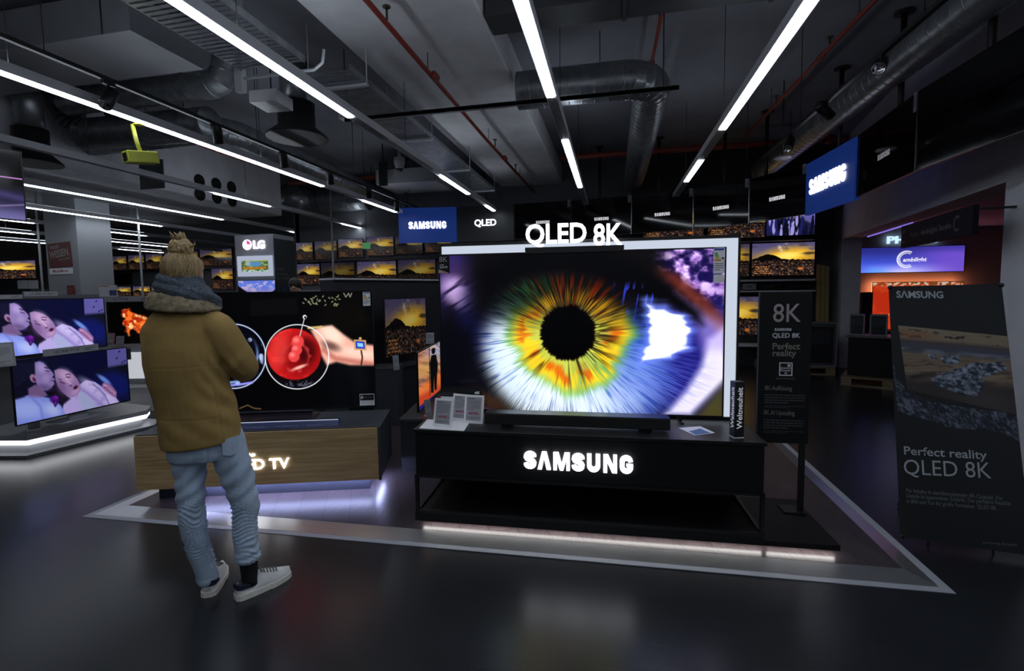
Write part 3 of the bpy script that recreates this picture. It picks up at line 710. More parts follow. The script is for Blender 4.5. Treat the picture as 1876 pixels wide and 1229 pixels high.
# ------------------------------------------------------------------ strip lights hung under the ceiling
LZ = 3.2
diff = glow('strip_light_glow', (.82,.90,1.0), STRIP)
added_upglow = glow('added_uplight_glow', (.82,.90,1.0), STRIP*.72)  # added upward glow that brightens the beams and ceiling
lens = mat('unlit_louvre', (.50,.52,.55), .35, .3)
LINES = [
 ('just right of the pale concrete beam', -.50, -6, 9.65, [(-5.4,-2.2),(-1.0,4.18),(5.40,7.90)], [(4.18,5.4),(7.9,9.3)]),
 ('over the right-hand dark televisions', 1.09, -6, 9.25, [(-5.4,-2.2),(-1.0,5.45),(6.69,7.93)], [(5.45,6.69),(7.93,8.9)]),
 ('under the cable tray', -2.34, -6, 9.75, [(-5.4,-2.2),(-1.0,4.19),(6.61,7.92),(9.12,9.72)], [(4.19,4.9)]),
 ('holding the yellow camera', -4.27, -6, 9.5, [(1.5,6.73),(7.95,9.27)], []),
 ('next left of the yellow camera', -6.18, -4, 14.5, [(6.71,8.0),(10.5,13.06)], []),
 ('below the pierced beam', -8.22, -2, 15.5, [(4.6,9.11),(11.39,13.43)], []),
 ('next beyond the pierced beam', -10.3, 0, 16, [(5.9,9.55)], []),
 ('second beyond the pierced beam', -12.38, 2, 16, [(5.9,8.35),(9.54,10.99)], []),
 ('third beyond the pierced beam', -14.55, 3, 16, [(6.2,9.8),(10.99,13.87)], []),
 ('fourth and last beyond the pierced beam', -16.75, 4, 16, [(7.5,12.2),(13.82,15.52)], []),
]
ORD = ['nearest', 'second', 'third', 'fourth']
for li, (where, x, y0, y1, lit, lou) in enumerate(LINES):
    t = thing('light_trunking', 'grey trunking rail of the strip light line '+where, 'lighting rail', (x, y0, LZ), 0, 'suspended light trunking rails')
    b = MB().box(-.04,0,.012,.04,y1-y0,.075)
    b.box(-.045,0,.0,-.038,y1-y0,.075).box(.038,0,.0,.045,y1-y0,.075)
    b.build('rail', trunk_grey, t)
    yy = y0+(.5 if li == 0 else 1.0)
    while yy < y1:
        MB().tube([(0,yy-y0,.07),(0,yy-y0,CZ-LZ)], .003, 6).build('cable', satin_black, t); yy += 2.6
    for k, (a, c) in enumerate(lou):
        lb = MB()
        for j in range(int((c-a)/.03)): lb.box(-.037,a-y0+j*.03,.001,.037,a-y0+j*.03+.012,.012)
        for xx in (-.02,0,.02): lb.box(xx-.003,a-y0,.0,xx+.003,c-y0,.012)
        lb.build('louvre', lens, t)
    vis = [s for s in lit if s[1] > 1]
    for a, c in lit:
        k = vis.index((a,c)) if (a,c) in vis else None
        lab = ('%s lit tube of the strip light line ' % (ORD[k] if len(vis) > 1 else 'single') + where) if k is not None else 'unseen lit tube of the strip light line '+where
        o = MB().box(-.033,0,-.012,.033,c-a-.02,.008,bev=.004).build('strip_light', diff, None, (x, a+.01, LZ))
        tag(o, lab, 'ceiling light', 'lit white strip lights')
        if li != 5: MB().box(-.016,a+.05-y0,.0765,.016,c-y0-.07,.080).build('added_uplight', added_upglow, t)  # glowing strip added on top of the rail, unseen from below
# ------------------------------------------------------------------ televisions
def tv(name, label, P, rz, w, h, scr, group=None, depth=.045, bezel=.009, foot=None, lip=.012, cat='television', case=None, logo=None):
    """P = bottom centre of the front; faces local -y"""
    t = thing(name, label, cat, P, rz, group); c = case or black
    b = MB().box(-w/2, .004, 0, w/2, depth*.45, h, bev=.004)
    b.box(-w*.36, depth*.45, h*.10, w*.36, depth, h*.75, bev=.006)
    b.box(-w/2, -.003, 0, w/2, .004, lip).box(-w/2, -.003, h-bezel, w/2, .004, h)
    b.box(-w/2, -.003, lip, -w/2+bezel, .004, h-bezel).box(w/2-bezel, -.003, lip, w/2, .004, h-bezel)
    b.build('casing', c, t)
    x = w/2-bezel
    if scr is not None: quad('screen', scr, t, [(-x,.001,lip),(x,.001,lip),(x,.001,h-bezel),(-x,.001,h-bezel)])
    else: bx('screen', dark_screen, t, -x, .001, lip, x, .003, h-bezel)
    if foot == 'feet':
        for s in (-1,1):
            MB().box(s*w*.36-.012,-.07,-.035,s*w*.36+.012,.07,-.025).box(s*w*.36-.012,.0,-.03,s*w*.36+.012,.03,.01).build('foot', c, t)
    if foot == 'neck':
        MB().box(-w*.20,-.09,-.062,w*.20,.14,-.05,bev=.003).box(-.09,.012,-.055,.09,.03,.06).build('stand', silver, t)
    return t
dark_screen = mat('switched_off_screen', (.003,.003,.004), .06, spec=.3)
def card(name, m, parent, x0, z0, x1, z1, y=-.004, th=.002):
    return bx(name, m, parent, x0, y-th, z0, x1, y, z1)
def energy_label(parent, x, z, w, h, y=-.004):
    l = card('energy_label', white_paper, parent, x, z, x+w, z+h, y)
    MB().face([(x+.06*w,y-.003,z+.9*h),(x+.94*w,y-.003,z+.9*h),(x+.94*w,y-.003,z+.97*h),(x+.06*w,y-.003,z+.97*h)]).build('blue_header', mat('label_blue',(.02,.08,.45),.6), l)
    for i, c in enumerate(((.02,.30,.06),(.25,.45,.03),(.75,.60,.02),(.75,.25,.02))):
        zz = z+h*(.74-.085*i); ww = w*(.28+.10*i)
        MB().face([(x+.08*w,y-.003,zz),(x+.08*w+ww,y-.003,zz),(x+.08*w+ww+.03*w,y-.003,zz+.03*h),(x+.08*w+ww,y-.003,zz+.06*h),(x+.08*w,y-.003,zz+.06*h)]).build('rating_arrow', mat('label_arrow_%d'%i, c, .6), l)
    MB().face([(x+.72*w,y-.003,z+.56*h),(x+.95*w,y-.003,z+.56*h),(x+.95*w,y-.003,z+.62*h),(x+.72*w,y-.003,z+.62*h)]).build('rating_mark', black, l)
    lines('small_print', ink_dark, l, x+.1*w, y-.003, z+.40*h, w*.8, 4, .08*h, .03*h, 5)
    return l
def price_tag(label, P, rz, w, h, price=None, tilt=12, group=None, cat='price tag', body=None):
    t = thing('price_tag', label, cat, P, rz, group)
    tm = Matrix.Rotation(-R(tilt),4,'X')
    f = MB().box(-w/2,0,0,w/2,.010,h,M=tm,bev=.002).build('frame', body or white_plastic, t)
    holder = bpy.data.objects.new('display', MB().box(-w*.40,-.0015,h*.11,w*.40,.001,h*.93,M=tm).me('display')); COL.objects.link(holder)
    holder.data.materials.append(mat('tag_display',(.40,.40,.44),.35)); holder.parent = t
    MB().box(-.02,.008,0,.02,.075*max(.5,h/.19),.004).build('tag_foot', white_plastic, t)
    y = -.0022
    if price:
        o = text('price', price, ink_red, holder, -w*.30, y, h*.30, w=w*.66, h=h*.11, bold=.02, shear=.25); o.matrix_basis = tm @ o.matrix_basis
        o = text('lettering', SAM, ink_dark, holder, -w*.34, y, h*.85, w=w*.38, h=h*.035, bold=.03); o.matrix_basis = tm @ o.matrix_basis
    o = lines('small_print', ink_dark, holder, -w*.34, y, h*.80, w*.66, 7, h*.05, h*.014, 3); o.matrix_basis = tm @ o.matrix_basis
    o = lines('small_print', ink_dark, holder, -w*.34, y, h*.24, w*.66, 3, h*.04, h*.014, 7); o.matrix_basis = tm @ o.matrix_basis
    return t

# ------------------------------------------------------------------ the large black display table
F1 = Fr(-1.30, 2.99, 2.33); A1 = F1.a
tbl = thing('display_table', 'long low black display table with glowing white lettering carrying the large eye television', 'table', F1.w(0,0,0), A1)
TOP = .68
MB().box(0,0,.657,2.197,.62,TOP,bev=.002).build('tabletop', satin_black, tbl)
MB().box(.012,.008,.372,2.185,.60,.652,bev=.002).build('drawer_box', matt_black, tbl)
for u in (.004,2.171):
    for v in (.004,.590):
        bx('post', satin_black, tbl, u, v, .118, u+.022, v+.022, .372)
b = MB()
for z in (.108,.352): b.box(.004,.004,z,.024,.61,z+.018).box(2.173,.004,z,2.193,.61,z+.018)
b.box(.004,.004,.352,2.193,.024,.370).box(.004,.004,.108,2.193,.024,.126).build('frame_rail', satin_black, tbl)
bx('back_panel', matt_black, tbl, .02,.60,.12,2.18,.61,.372)
MB().box(0,0,.052,2.196,.62,.108,bev=.002).build('base', matt_black, tbl)
MB().box(2.197,.0,.052,2.606,.64,.086,bev=.002).build('side_plinth', matt_black, tbl)
bx('foot', black, tbl, .08,.12,.0205,2.55,.55,.052)
led = glow('warm_white_led', (1.0,.95,.92), LEDS)
bx('led_strip', led, tbl, .05,.018,.044,2.185,.030,.0515)
bx('led_strip', led, tbl, 2.215,.018,.044,2.585,.030,.0515)
text('lettering', SAM, white_glow, tbl, .748,-.016,.455, w=.680, h=.113, bold=.034, spacing=1.12, depth=.022)

def corners(P, rz, w_, h, bezel, lip):
    c, s = math.cos(rz), math.sin(rz); x = w_/2-bezel
    return [pix((P[0]+a*c, P[1]+a*s, P[2]+z)) for a, z in ((-x,h-bezel),(x,h-bezel),(x,lip),(-x,lip))]
eye = pic_eye(corners(F1.w(1.064,.42,.715), A1, 1.985, 1.150, .010, .012)); eye_m = screen_mat('screen_eye', eye, 1.15)
big = tv('television', 'very large television showing a close-up of a colourful human eye', F1.w(1.064,.42,.715), A1, 1.985, 1.150, eye_m, depth=.06, bezel=.010, foot='feet')
o = card('corner_sticker', matt_black, big, -.993, 1.012, -.908, 1.146)
text('lettering', '8K', silver, o, -.985,-.0068,1.095, w=.062, h=.040, bold=.0)
text('lettering', SAM, ink_white, o, -.981,-.0068,1.071, w=.030, h=.006, bold=.02)
text('lettering', 'QLED 8K', ink_white, o, -.984,-.0068,1.048, w=.062, h=.017, bold=.01)
MB().face([(-.992,-.0068,1.014),(-.910,-.0068,1.014),(-.992,-.0068,1.042)]).build('copper_corner', mat('copper_foil',(.62,.42,.34),.4,.6), o)
energy_label(big, .912, .975, .068, .170)
card('info_sticker', white_paper, big, .912, .915, .980, .968)

sg = thing('letter_sign', 'glowing white letters on a black bar sitting on top of the large eye television', 'sign', F1.w(1.055,.44,1.866), A1)
MB().box(-.340,-.045,0,.340,.04,.030,bev=.002).build('bar', satin_black, sg)
MB().box(-.335,-.046,-.012,.335,-.040,.002).build('front_lip', satin_black, sg)
text('lettering', 'QLED', white_glow, sg, -.338,-.02,.030, w=.425, h=.165, bold=.018, depth=.03)
text('lettering', '8K', white_glow, sg, .135,-.02,.032, w=.195, h=.150, bold=.018, depth=.03)

lb = thing('light_box', 'white backlit panel with a black frame standing behind the large eye television', 'light box', F1.w(.055,.50,TOP), A1)
b = MB(); LW, LH = 2.112, 1.272
b.box(0,0,0,.014,.06,LH).box(LW-.014,0,0,LW,.06,LH).box(.014,0,LH-.022,LW-.014,.06,LH).box(.014,0,0,LW-.014,.06,.02).box(.014,.045,.02,LW-.014,.06,LH-.022)
b.build('frame', satin_black, lb)
bx('lit_panel', glow('backlit_panel', (.72,.80,.95), .80), lb, .014,.012,.02,LW-.014,.044,LH-.022)

sb = thing('soundbar', 'long black soundbar lying in front of the large eye television', 'soundbar', F1.w(1.065,.12,TOP), A1)
MB().box(-.602,0,.018,.602,.115,.092,bev=.006).build('body', mat('soundbar_cloth',(.006,.006,.007),.7,bump=(400,.3)), sb)
MB().box(-.600,.004,.0925,.600,.11,.0945).build('top_plate', mat('soundbar_top',(.03,.03,.035),.3), sb)
for s in (-1,1): bx('foot', black, sb, s*.45-.04,.02,0,s*.45+.04,.09,.018)

def on_table(px, py): 
    p = at(px,py,z=TOP+.0005); return p
price_tag('upright white price tag reading 14999 standing at the front on loose sheets', F1.w(.184,.055,TOP+.006), A1-R(13), .142, .190, '14999.-', group='price tags on the black table')
price_tag('white price tag half hidden behind the front one, leaning right', F1.w(.258,.235,TOP), A1-R(16), .142, .190, '4499.-', group='price tags on the black table')
price_tag('white price tag reading 4999 against the black card', F1.w(.368,.185,TOP), A1-R(6), .140, .196, '4999.-', group='price tags on the black table')
c = thing('notice_card', 'black and white card propped behind the price tags on the black table', 'card', F1.w(.245,.335,TOP), A1-R(5))
MB().box(-.158,0,0,.158,.004,.225).build('board', satin_black, c)
bx('white_panel', white_paper, c, -.156,-.002,.005,.150,-.0005,.150)
for i, s in enumerate(('Entspannt in die', 'Zukunft mit Garantie')): text('lettering', s, ink_grey, c, -.150,-.0012,.193-.016*i, h=.009)
lines('small_print', ink_grey, c, -.150,-.0012,.168,.17,1,.01,.004,2)
MB().face([(.105,-.0012,.178),(.14,-.0012,.178),(.14,-.0012,.200),(.105,-.0012,.192)]).build('badge', ink_white, c)
def sheet(name, label, cat, pts, th, m=white_paper):
    P = [at(*q, z=TOP+.0004) for q in pts]
    o = sum((p for p in P), Vector())/len(P); o.z = TOP+.0004
    t = thing(name, label, cat, o)
    MB().solid([p-o for p in P], [p-o+Vector((0,0,th)) for p in P]).build('sheet', m, t); return t, o
t, o = sheet('paper_sheets', 'loose white paper sheets lying under the front price tag on the black table', 'paper', [(768,785),(850,790),(861,773),(783,769)], .004)
def tagbox(px,py,z=0): p = at(px,py,z=TOP+.005)-o; return p
b = MB()
for i in range(7):
    p = at(790+i*9.6,771.5+i*.5,z=TOP+.0046)-o; b.face([p+Vector((-.006,-.002,0)),p+Vector((.006,-.002,0)),p+Vector((.006,.002,0)),p+Vector((-.006,.002,0))])
b.build('print_marks', ink_dark, t)
t, o = sheet('flyer', 'white flyer with a blue picture lying flat near the front edge of the black table', 'flyer', [(1243,784),(1283,781),(1310,793),(1273,798)], .0015)
q = [at(*k, z=TOP+.0024)-o for k in ((1262,790),(1283,785),(1302,793),(1274,796.5))]
MB().face(q).build('picture', mat('flyer_blue',(.05,.16,.38),.5,noise=(60,.6)), t)
blk = thing('display_block', 'upright black block with white sideways lettering at the right end of the black table', 'block', F1.w(2.031,.067,TOP), A1+R(14))
bx('base_plate', white_plastic, blk, -.001,-.001,0,.061,.058,.006)
bx('body', satin_black, blk, 0,0,.006,.060,.057,.346)
text('lettering', 'Weltneuheit', ink_white if False else mat('bright_print',(.9,.9,.92),.5,emit=(.9,.9,1),es=.25), blk, .048,-.001,.058, w=.255, h=.034, bold=.012, rot=(0,-PI/2,0))
text('lettering', 'Weltneuheit', mat('bright_print',(.9,.9,.92),.5), blk, -.001,.008,.058, w=.255, h=.034, bold=.012, rot=(0,-PI/2,-PI/2))

# ------------------------------------------------------------------ information stand on the side plinth
IV = .405
inf = thing('information_stand', 'tall narrow black information panel on one post beside the black display table', 'sign', F1.w(2.30,IV,.0865), A1)
def il(px,py): u, z = F1.plane(px,py,IV); return u-2.30, z-.0865
x0, z1 = il(1393,535); x1, _ = il(1489,538); z0 = il(1436,812)[1]
MB().box(x0,0,z0,x1,.028,z1,bev=.002).build('panel', matt_black, inf)
bx('side_edge', slate, inf, x0-.002,.001,z0+.01,x0-.0002,.027,z1-.002)
bx('post', satin_black, inf, x1-.045,.008,.012,x1-.012,.032,z0+.05)
bx('foot_plate', satin_black, inf, x1-.14,-.02,0,x1-.004,.10,.012)
def it(s, a, b, m, bold=.0, par=None):
    (ax,az),(bx_,bz) = il(*a), il(*b)
    return text('lettering', s, m, inf, ax, -.0012, az, w=bx_-ax, h=bz-az, bold=bold)
it('8K', (1416,590), (1468,556), mat('rose_silver_print',(.42,.36,.36),.45), .004)
it(SAM, (1419,606), (1450,601), ink_white, .03)
it('QLED 8K', (1415,620), (1466,610), ink_white, .012)
gold = mat('dull_gold_print', (.20,.19,.155), .6)
it('Perfect', (1415,640), (1466,628), gold, .025); it('reality', (1415,656), (1459,641), gold, .025)
(ax,az),(cx_,cz) = il(1427,688), il(1452,664)
b = MB(); tk = .006
b.box(ax,-.0015,az,cx_,-.0003,az+tk).box(ax,-.0015,cz-tk,cx_,-.0003,cz).box(ax,-.0015,az,ax+tk,-.0003,cz).box(cx_-tk,-.0015,az,cx_,-.0003,cz)
b.box(cx_-.03,-.0015,cz-.028,cx_-.012,-.0003,cz-.012).build('chip_badge', ink_white, inf)
it('Quantum', (1429,676), (1449,672), ink_white, .02); it('Processor', (1429,680), (1449,676.5), ink_white, .02); it('8K', (1437,685), (1443,682), ink_white, .02)
it('Quantum Processor 8K', (1422,695), (1456,692), ink_grey, .0)
it('8K-Aufl\u00f6sung', (1401,717), (1451,707), ink_grey, .01); it('8K AI Upscaling', (1399,762), (1456,752), ink_grey, .01)
for a in ((1401,722),(1399,768)):
    x, z = il(*a); lines('small_print', ink_dim, inf, x,-.0012,z,.245,4,.017,.008,int(a[1]))
    lines('small_print', ink_dim, inf, x,-.0012,z-.075,.245,2,.010,.004,int(a[1])+1)

# ------------------------------------------------------------------ roll-up banner
BTL, BTR, BBL, BBR = Vector((1.661,3.446,1.590)), Vector((2.262,3.477,1.596)), Vector((1.754,3.385,.035)), Vector((2.362,3.281,.035))
def B(s, t, off=0.0):
    p = (1-t)*((1-s)*BTL+s*BTR)+t*((1-s)*BBL+s*BBR)
    n = (BTR-BTL).cross(BBL-BTL).normalized()
    if n.y > 0: n = -n
    return p+n*off
def bst(px, py):
    s, t = .3, .5
    for _ in range(8):
        x, y = pix(B(s,t)); e = 1e-4
        xa, ya = pix(B(s+e,t)); xb, yb = pix(B(s,t+e))
        a, b_, c_, d = (xa-x)/e, (xb-x)/e, (ya-y)/e, (yb-y)/e; D = a*d-b_*c_
        s += ((px-x)*d-(py-y)*b_)/D; t += ((py-y)*a-(px-x)*c_)/D
    return s, t
ban = thing('banner_stand', 'tall dark advertising banner with an icy beach picture at the right edge', 'banner', (BBL+BBR)*.5*Vector((1,1,0)) if False else Vector(((BBL.x+BBR.x)/2,(BBL.y+BBR.y)/2,0)))
BO = Vector(ban.location)
def bgrid(name, m, st, n=(10,16), off=0.0, thick=0.0):
    """patch of the banner between four (s,t) corners TL TR BR BL"""
    (a,b_,c_,d) = st; me = bpy.data.meshes.new(name); vs = []; fs = []; uv = []
    for j in range(n[1]+1):
        for i in range(n[0]+1):
            u, v = i/n[0], j/n[1]
            s = (1-v)*((1-u)*a[0]+u*b_[0])+v*((1-u)*d[0]+u*c_[0]); t = (1-v)*((1-u)*a[1]+u*b_[1])+v*((1-u)*d[1]+u*c_[1])
            vs.append(tuple(B(s,t,off)-BO)); uv.append((u,1-v))
    for j in range(n[1]):
        for i in range(n[0]):
            k = j*(n[0]+1)+i; fs.append((k+n[0]+1,k+n[0]+2,k+1,k))
    me.from_pydata(vs, [], fs); l = me.uv_layers.new(name='UVMap')
    for p in me.polygons:
        for li in p.loop_indices: l.data[li].uv = uv[me.loops[li].vertex_index]
    o = link(name, me, m, ban)
    if thick:
        md = o.modifiers.new('thickness', 'SOLIDIFY'); md.thickness = thick; md.offset = -1
    return o
bgrid('fabric', mat('banner_print_black',(.016,.019,.021),.55), [(0,0),(1,0),(1,1),(0,1)], thick=.002)
rock_img = pic_rock()
rk = [bst(*p) for p in ((1633,650),(1643,690),(1662,716),(1700,735),(1760,745),(1851,757),(1851,800),(1810,788),(1780,787),(1740,783),(1705,770),(1670,762),(1645,752))]
me = bpy.data.meshes.new('ice_print'); 
me.from_pydata([tuple(B(s,t,.0012)-BO) for s,t in rk]+[tuple(B(1.0,rk[5][1]+.02,.0012)-BO),tuple(B(1.0,rk[6][1]+.02,.0012)-BO)], [], [tuple([0,1,2,3,4,5,13,14,6,7,8,9,10,11,12])])
l = me.uv_layers.new(name='UVMap')
allst = rk+[(1.0,rk[5][1]),(1.0,rk[6][1])]
for li in me.polygons[0].loop_indices: 
    s,t = allst[me.loops[li].vertex_index]; l.data[li].uv = (s, 1-t*1.6)
link('ice_print', me, screen_mat('ice_print', rock_img, rough=.6, lit=False), ban)
bc = [bst(*p) for p in ((1645,596),(1843,611),(1851,752),(1662,714))]
bc[1] = (1.0, bc[1][1]+.01); bc[2] = (1.0, bc[2][1]+.015)
bgrid('beach_print', screen_mat('beach_print', pic_beach(), rough=.6, lit=False), bc, (8,8), .002)
def btext(s, a, c, m, bold=0.0, shear=0.0):
    """a = lower left pixel, c = lower right pixel of the line, with cap height in pixels as third value of a"""
    s0,t0 = bst(a[0],a[1]); s1,t1 = bst(*c); th = bst(a[0],a[1]-a[2])[1]-t0
    me = text_mesh(s, bold, shear=shear); lo = [min(v.co[k] for v in me.vertices) for k in (0,1)]; hi = [max(v.co[k] for v in me.vertices) for k in (0,1)]
    base = 0.0; cap = max(v.co[1] for v in me.vertices)
    for v in me.vertices:
        f = (v.co[0]-lo[0])/(hi[0]-lo[0]); g = (v.co[1]-base)/cap
        v.co = B(s0+f*(s1-s0), t0+f*(t1-t0)+g*th, .0025)-BO
    return link('lettering', me, m, ban)
bp_ = mat('banner_print_pale', (.50,.54,.56), .6)
btext(SAM, (1642,545,13), (1728,546), bp_, .03)
btext('Perfect reality', (1656,832,15), (1808,841), bp_, .012)
btext('QLED 8K', (1656,868,27), (1816,876), bp_, -.002)
bp2 = mat('banner_print_grey', (.20,.22,.23), .6)
for k, (s, xr) in enumerate((('F\u00fcr Inhalte in atemberaubender 8K-Qualit\u00e4t. F\u00fcr',1837),('Details in lupenreiner Sch\u00e4rfe. Die perfekte Realit\u00e4t',1852),('in Bild und Ton f\u00fcr gro\u00dfe Fernseher. QLED 8K.',1827))):
    btext(s, (1660+.4*k,901+9.7*k,7), (xr,916+9.6*k-1.0*(k==2)), bp2, .004)
btext('samsung.de/qled', (1800,995,5), (1862,1000), bp2, 0)
for s, t in ((.01,.005),(.99,.005),(.01,.995),(.99,.995)):
    p = B(s,t,.004)-BO; MB().lathe([(0,-.006),(.012,-.006),(.014,.0),(.012,.008),(0,.010)], seg=14, M=Matrix.Translation(p) @ Matrix.Rotation(PI/2,4,'X')).build('corner_knob', black, ban)
hub = B(.5,.42,-.10)-BO
for s, t in ((.02,.01),(.98,.01),(.02,.985),(.98,.985)):
    MB().tube([hub, B(s,t,-.006)-BO], .005, 8).build('support_rod', satin_black, ban)
for s in (.25,.75):
    f = B(s,.995,-.01)-BO; MB().tube([hub, Vector((f.x, f.y+.02, .012)), Vector((f.x,f.y+.02,.0))], .006, 8).build('foot', satin_black, ban)
MB().tube([hub, Vector((hub.x+.03,hub.y+.45,.006))], .006, 8).build('rear_leg', satin_black, ban)
# ------------------------------------------------------------------ wood fronted cabinet with the cocktail television
F2 = Fr(-3.51, 2.90, 17.46); A2 = F2.a
cab = thing('tv_cabinet', 'low cabinet with an oak front and glowing white lettering carrying the cocktail television', 'cabinet', F2.w(0,0,0), A2)
def wood_mat(name, a, b_, sc_):
    m = bpy.data.materials.new(name); m.use_nodes = True; nt = m.node_tree; b = nt.nodes['Principled BSDF']
    tc = nt.nodes.new('ShaderNodeTexCoord'); mp = nt.nodes.new('ShaderNodeMapping'); mp.inputs['Scale'].default_value = sc_
    n = nt.nodes.new('ShaderNodeTexNoise'); n.inputs['Scale'].default_value = 1; n.inputs['Detail'].default_value = 9; n.inputs['Distortion'].default_value = .6
    cr = nt.nodes.new('ShaderNodeValToRGB'); cr.color_ramp.elements[0].position = .35; cr.color_ramp.elements[1].position = .68
    cr.color_ramp.elements[0].color = (*a,1); cr.color_ramp.elements[1].color = (*b_,1)
    nt.links.new(tc.outputs['Object'], mp.inputs['Vector']); nt.links.new(mp.outputs['Vector'], n.inputs['Vector']); nt.links.new(n.outputs['Fac'], cr.inputs['Fac'])
    nt.links.new(cr.outputs['Color'], b.inputs['Base Color']); b.inputs['Roughness'].default_value = .5
    return m
oak = wood_mat('oak_veneer', (.40,.265,.120), (.60,.42,.21), (2.2,2,46))
MB().box(0,.021,.136,1.82,.57,.545,bev=.003).build('body', slate, cab)
MB().box(.004,0,.126,1.800,.020,.538,bev=.0015).build('oak_front', oak, cab)
bx('front_edge', dark_grey, cab, 1.801,.0,.12,1.82,.0205,.545)
MB().box(.11,.085,.0205,1.715,.50,.1355).build('plinth', mat('plinth_laminate',(.022,.025,.036),.5), cab)
bled = glow('blue_white_led', (.50,.55,1.0), 85.0)
bx('led_strip', bled, cab, .42,.030,.131,1.74,.050,.1355)
bx('led_strip', bled, cab, 1.765,.055,.131,1.780,.40,.1355)
text('lettering', 'QLED TV', white_glow, cab, .640,-.012,.234, w=.485, h=.098, bold=.014, depth=.016)
text('lettering', SAM, white_glow, cab, .62,-.010,.353, w=.255, h=.022, bold=.03, depth=.012)
cock = tv('television', 'large television on the oak cabinet showing a red cocktail and a hand with a watch', F2.w(.868,.34,.622), A2, 1.735, .990, screen_mat('screen_cocktail', pic_cocktail(corners(F2.w(.868,.34,.622), A2, 1.735, .990, .006, .010)), 1.1), depth=.05, bezel=.006, lip=.010)
MB().box(-.36,-.10,-.077,.36,.16,-.066,bev=.003).box(-.33,.03,-.066,.33,.05,.10).solid([(-.36,-.10,-.066),(.36,-.10,-.066),(.33,.03,-.066),(-.33,.03,-.066)],[(-.36,-.10,-.0655),(.36,-.10,-.0655),(.33,.03,-.02),(-.33,.03,-.02)]).build('stand', mat('polished_stand',(.30,.25,.34),.15,.9), cock)
energy_label(cock, .790, .862, .060, .115)
l = card('info_sticker', white_paper, cock, .735, .020, .858, .118)
card('black_field', black, l, .740, .065, .853, .113, y=-.0065, th=.0008)
text('lettering', 'Made in 2019' if False else 'Made for you', ink_white, l, .772,-.0078,.084, w=.074, h=.011)
MB().face([(.746,-.0078,.078),(.764,-.0078,.078),(.764,-.0078,.102),(.746,-.0078,.102)]).build('symbol', ink_white, l)
ls = thing('acrylic_strip', 'long clear acrylic label strip lit blue along the front edge of the oak cabinet', 'label strip', F2.w(.96,.125,.5455), A2)
acr = mat('blue_acrylic', (.05,.065,.13), .2, emit=(.10,.14,.40), es=.05)
MB().solid([(-.52,-.07,0),(.52,-.07,0),(.52,.07,0),(-.52,.07,0)],[(-.52,-.07,.004),(.52,-.07,.004),(.50,.05,.024),(-.50,.05,.024)]).build('sloped_plate', acr, ls)
bx('lit_edge', glow('acrylic_edge_glow',(.65,.74,1.0),.7), ls, -.50,.050,.022,.50,.056,.028)
MB().box(-.50,.056,.0,.50,.10,.026).build('black_profile', satin_black, ls)
for i, s in enumerate(('Ultra Black Elite', 'Direct Full Array 1000', 'Made for you')):
    o = text('lettering', s, mat('pale_print',(.5,.55,.65),.5), ls, -.20+.24*i,-.045,.0092, w=.17 if i < 2 else .11, h=.010, rot=(R(-76),0,0))

# ------------------------------------------------------------------ dark side units between the two displays
def panel_tv(name, label, c, d0, d1, scr, group=None, **k):
    """television given by its photograph corners TL TR BR BL: left edge at depth d0, right edge at depth d1"""
    L0, L1 = at(*c[0],d=d0), at(*c[3],d=d0); R0, R1 = at(*c[1],d=d1), at(*c[2],d=d1)
    zb, zt = (L1.z+R1.z)/2, (L0.z+R0.z)/2; a = (L0+L1)/2; b_ = (R0+R1)/2
    d = b_-a; yaw = math.atan2(d.y,d.x); w_ = math.hypot(d.x,d.y)
    P = Vector(((a.x+b_.x)/2,(a.y+b_.y)/2,zb))
    return tv(name, label, P, yaw, w_, zt-zb, scr, group, **k)
SUN = {}
def sun_m(light):
    k = round(light,2)
    if k not in SUN: SUN[k] = screen_mat('screen_sunset_%d' % int(k*100), sunset('sunset_%d' % int(k*100), light=k, seed=k*3), 1.0)
    return SUN[k]
un = thing('side_unit', 'tall dark display unit behind the gap between the two big displays', 'display unit', (-2.55,6.05,0), R(68))
b = MB(); b.box(-1.0,.14,0,1.0,.6,.60).box(-1.0,.35,.60,1.0,.6,1.75)
b.build('carcass', mat('dark_unit_laminate',(.022,.024,.030),.5), un)
MB().box(-1.0,.10,.60,1.0,.36,.625).build('ledge', dark_grey, un)
bx('top_shelf', trunk_grey, un, -1.0,.30,1.75,1.0,.62,1.77)
panel_tv('television', 'narrow angled television with a dull sunset standing right of the cocktail television', [(702,546),(781,546),(781,640),(708,660)], 6.0, 6.75, sun_m(.62), depth=.04)
ped = thing('pedestal', 'dark grey pedestal box below the angled sunset television', 'pedestal', at(706,784,z=0), R(18))
MB().box(-.13,0,0,.17,.42,.69,bev=.003).build('body', slate, ped)
bx('top_plate', dark_grey, ped, -.135,-.004,.69,.175,.424,.705)
panel_tv('television', 'small angled television showing a dark figure with a pole before an orange sky', [(764,640),(806,628),(808,714),(768,758)], 4.35, 5.35, screen_mat('screen_warrior', pic_warrior(), .95), depth=.04)
lp = thing('low_plinth', 'low dark plinth under the angled figure television', 'plinth', (-1.80,4.58,0), R(98.6))
MB().box(-.68,-.28,0,.66,.11,.47,bev=.003).build('body', mat('dark_unit_laminate',(.022,.024,.030),.5), lp)
bx('top_plate', dark_grey, lp, -.69,-.29,.47,.67,.12,.49)
def small_tag(label, px, py, d, w=.07, h=.13, yaw=25, body=None, tilt=10, z=None):
    return price_tag(label, at(px,py,d=d) if z is None else at(px,py,z=z), R(yaw), w, h, None, tilt, 'small price tags', body=body or mat('grey_tag_frame',(.30,.31,.33),.45))
small_tag('small narrow price tag on the pedestal below the dull sunset television', 727,678,5.9,.07,.17,45,z=.7055)
small_tag('small narrow price tag at the left end of the black table', 786,764,4.1,.06,.155,45,z=.4905)
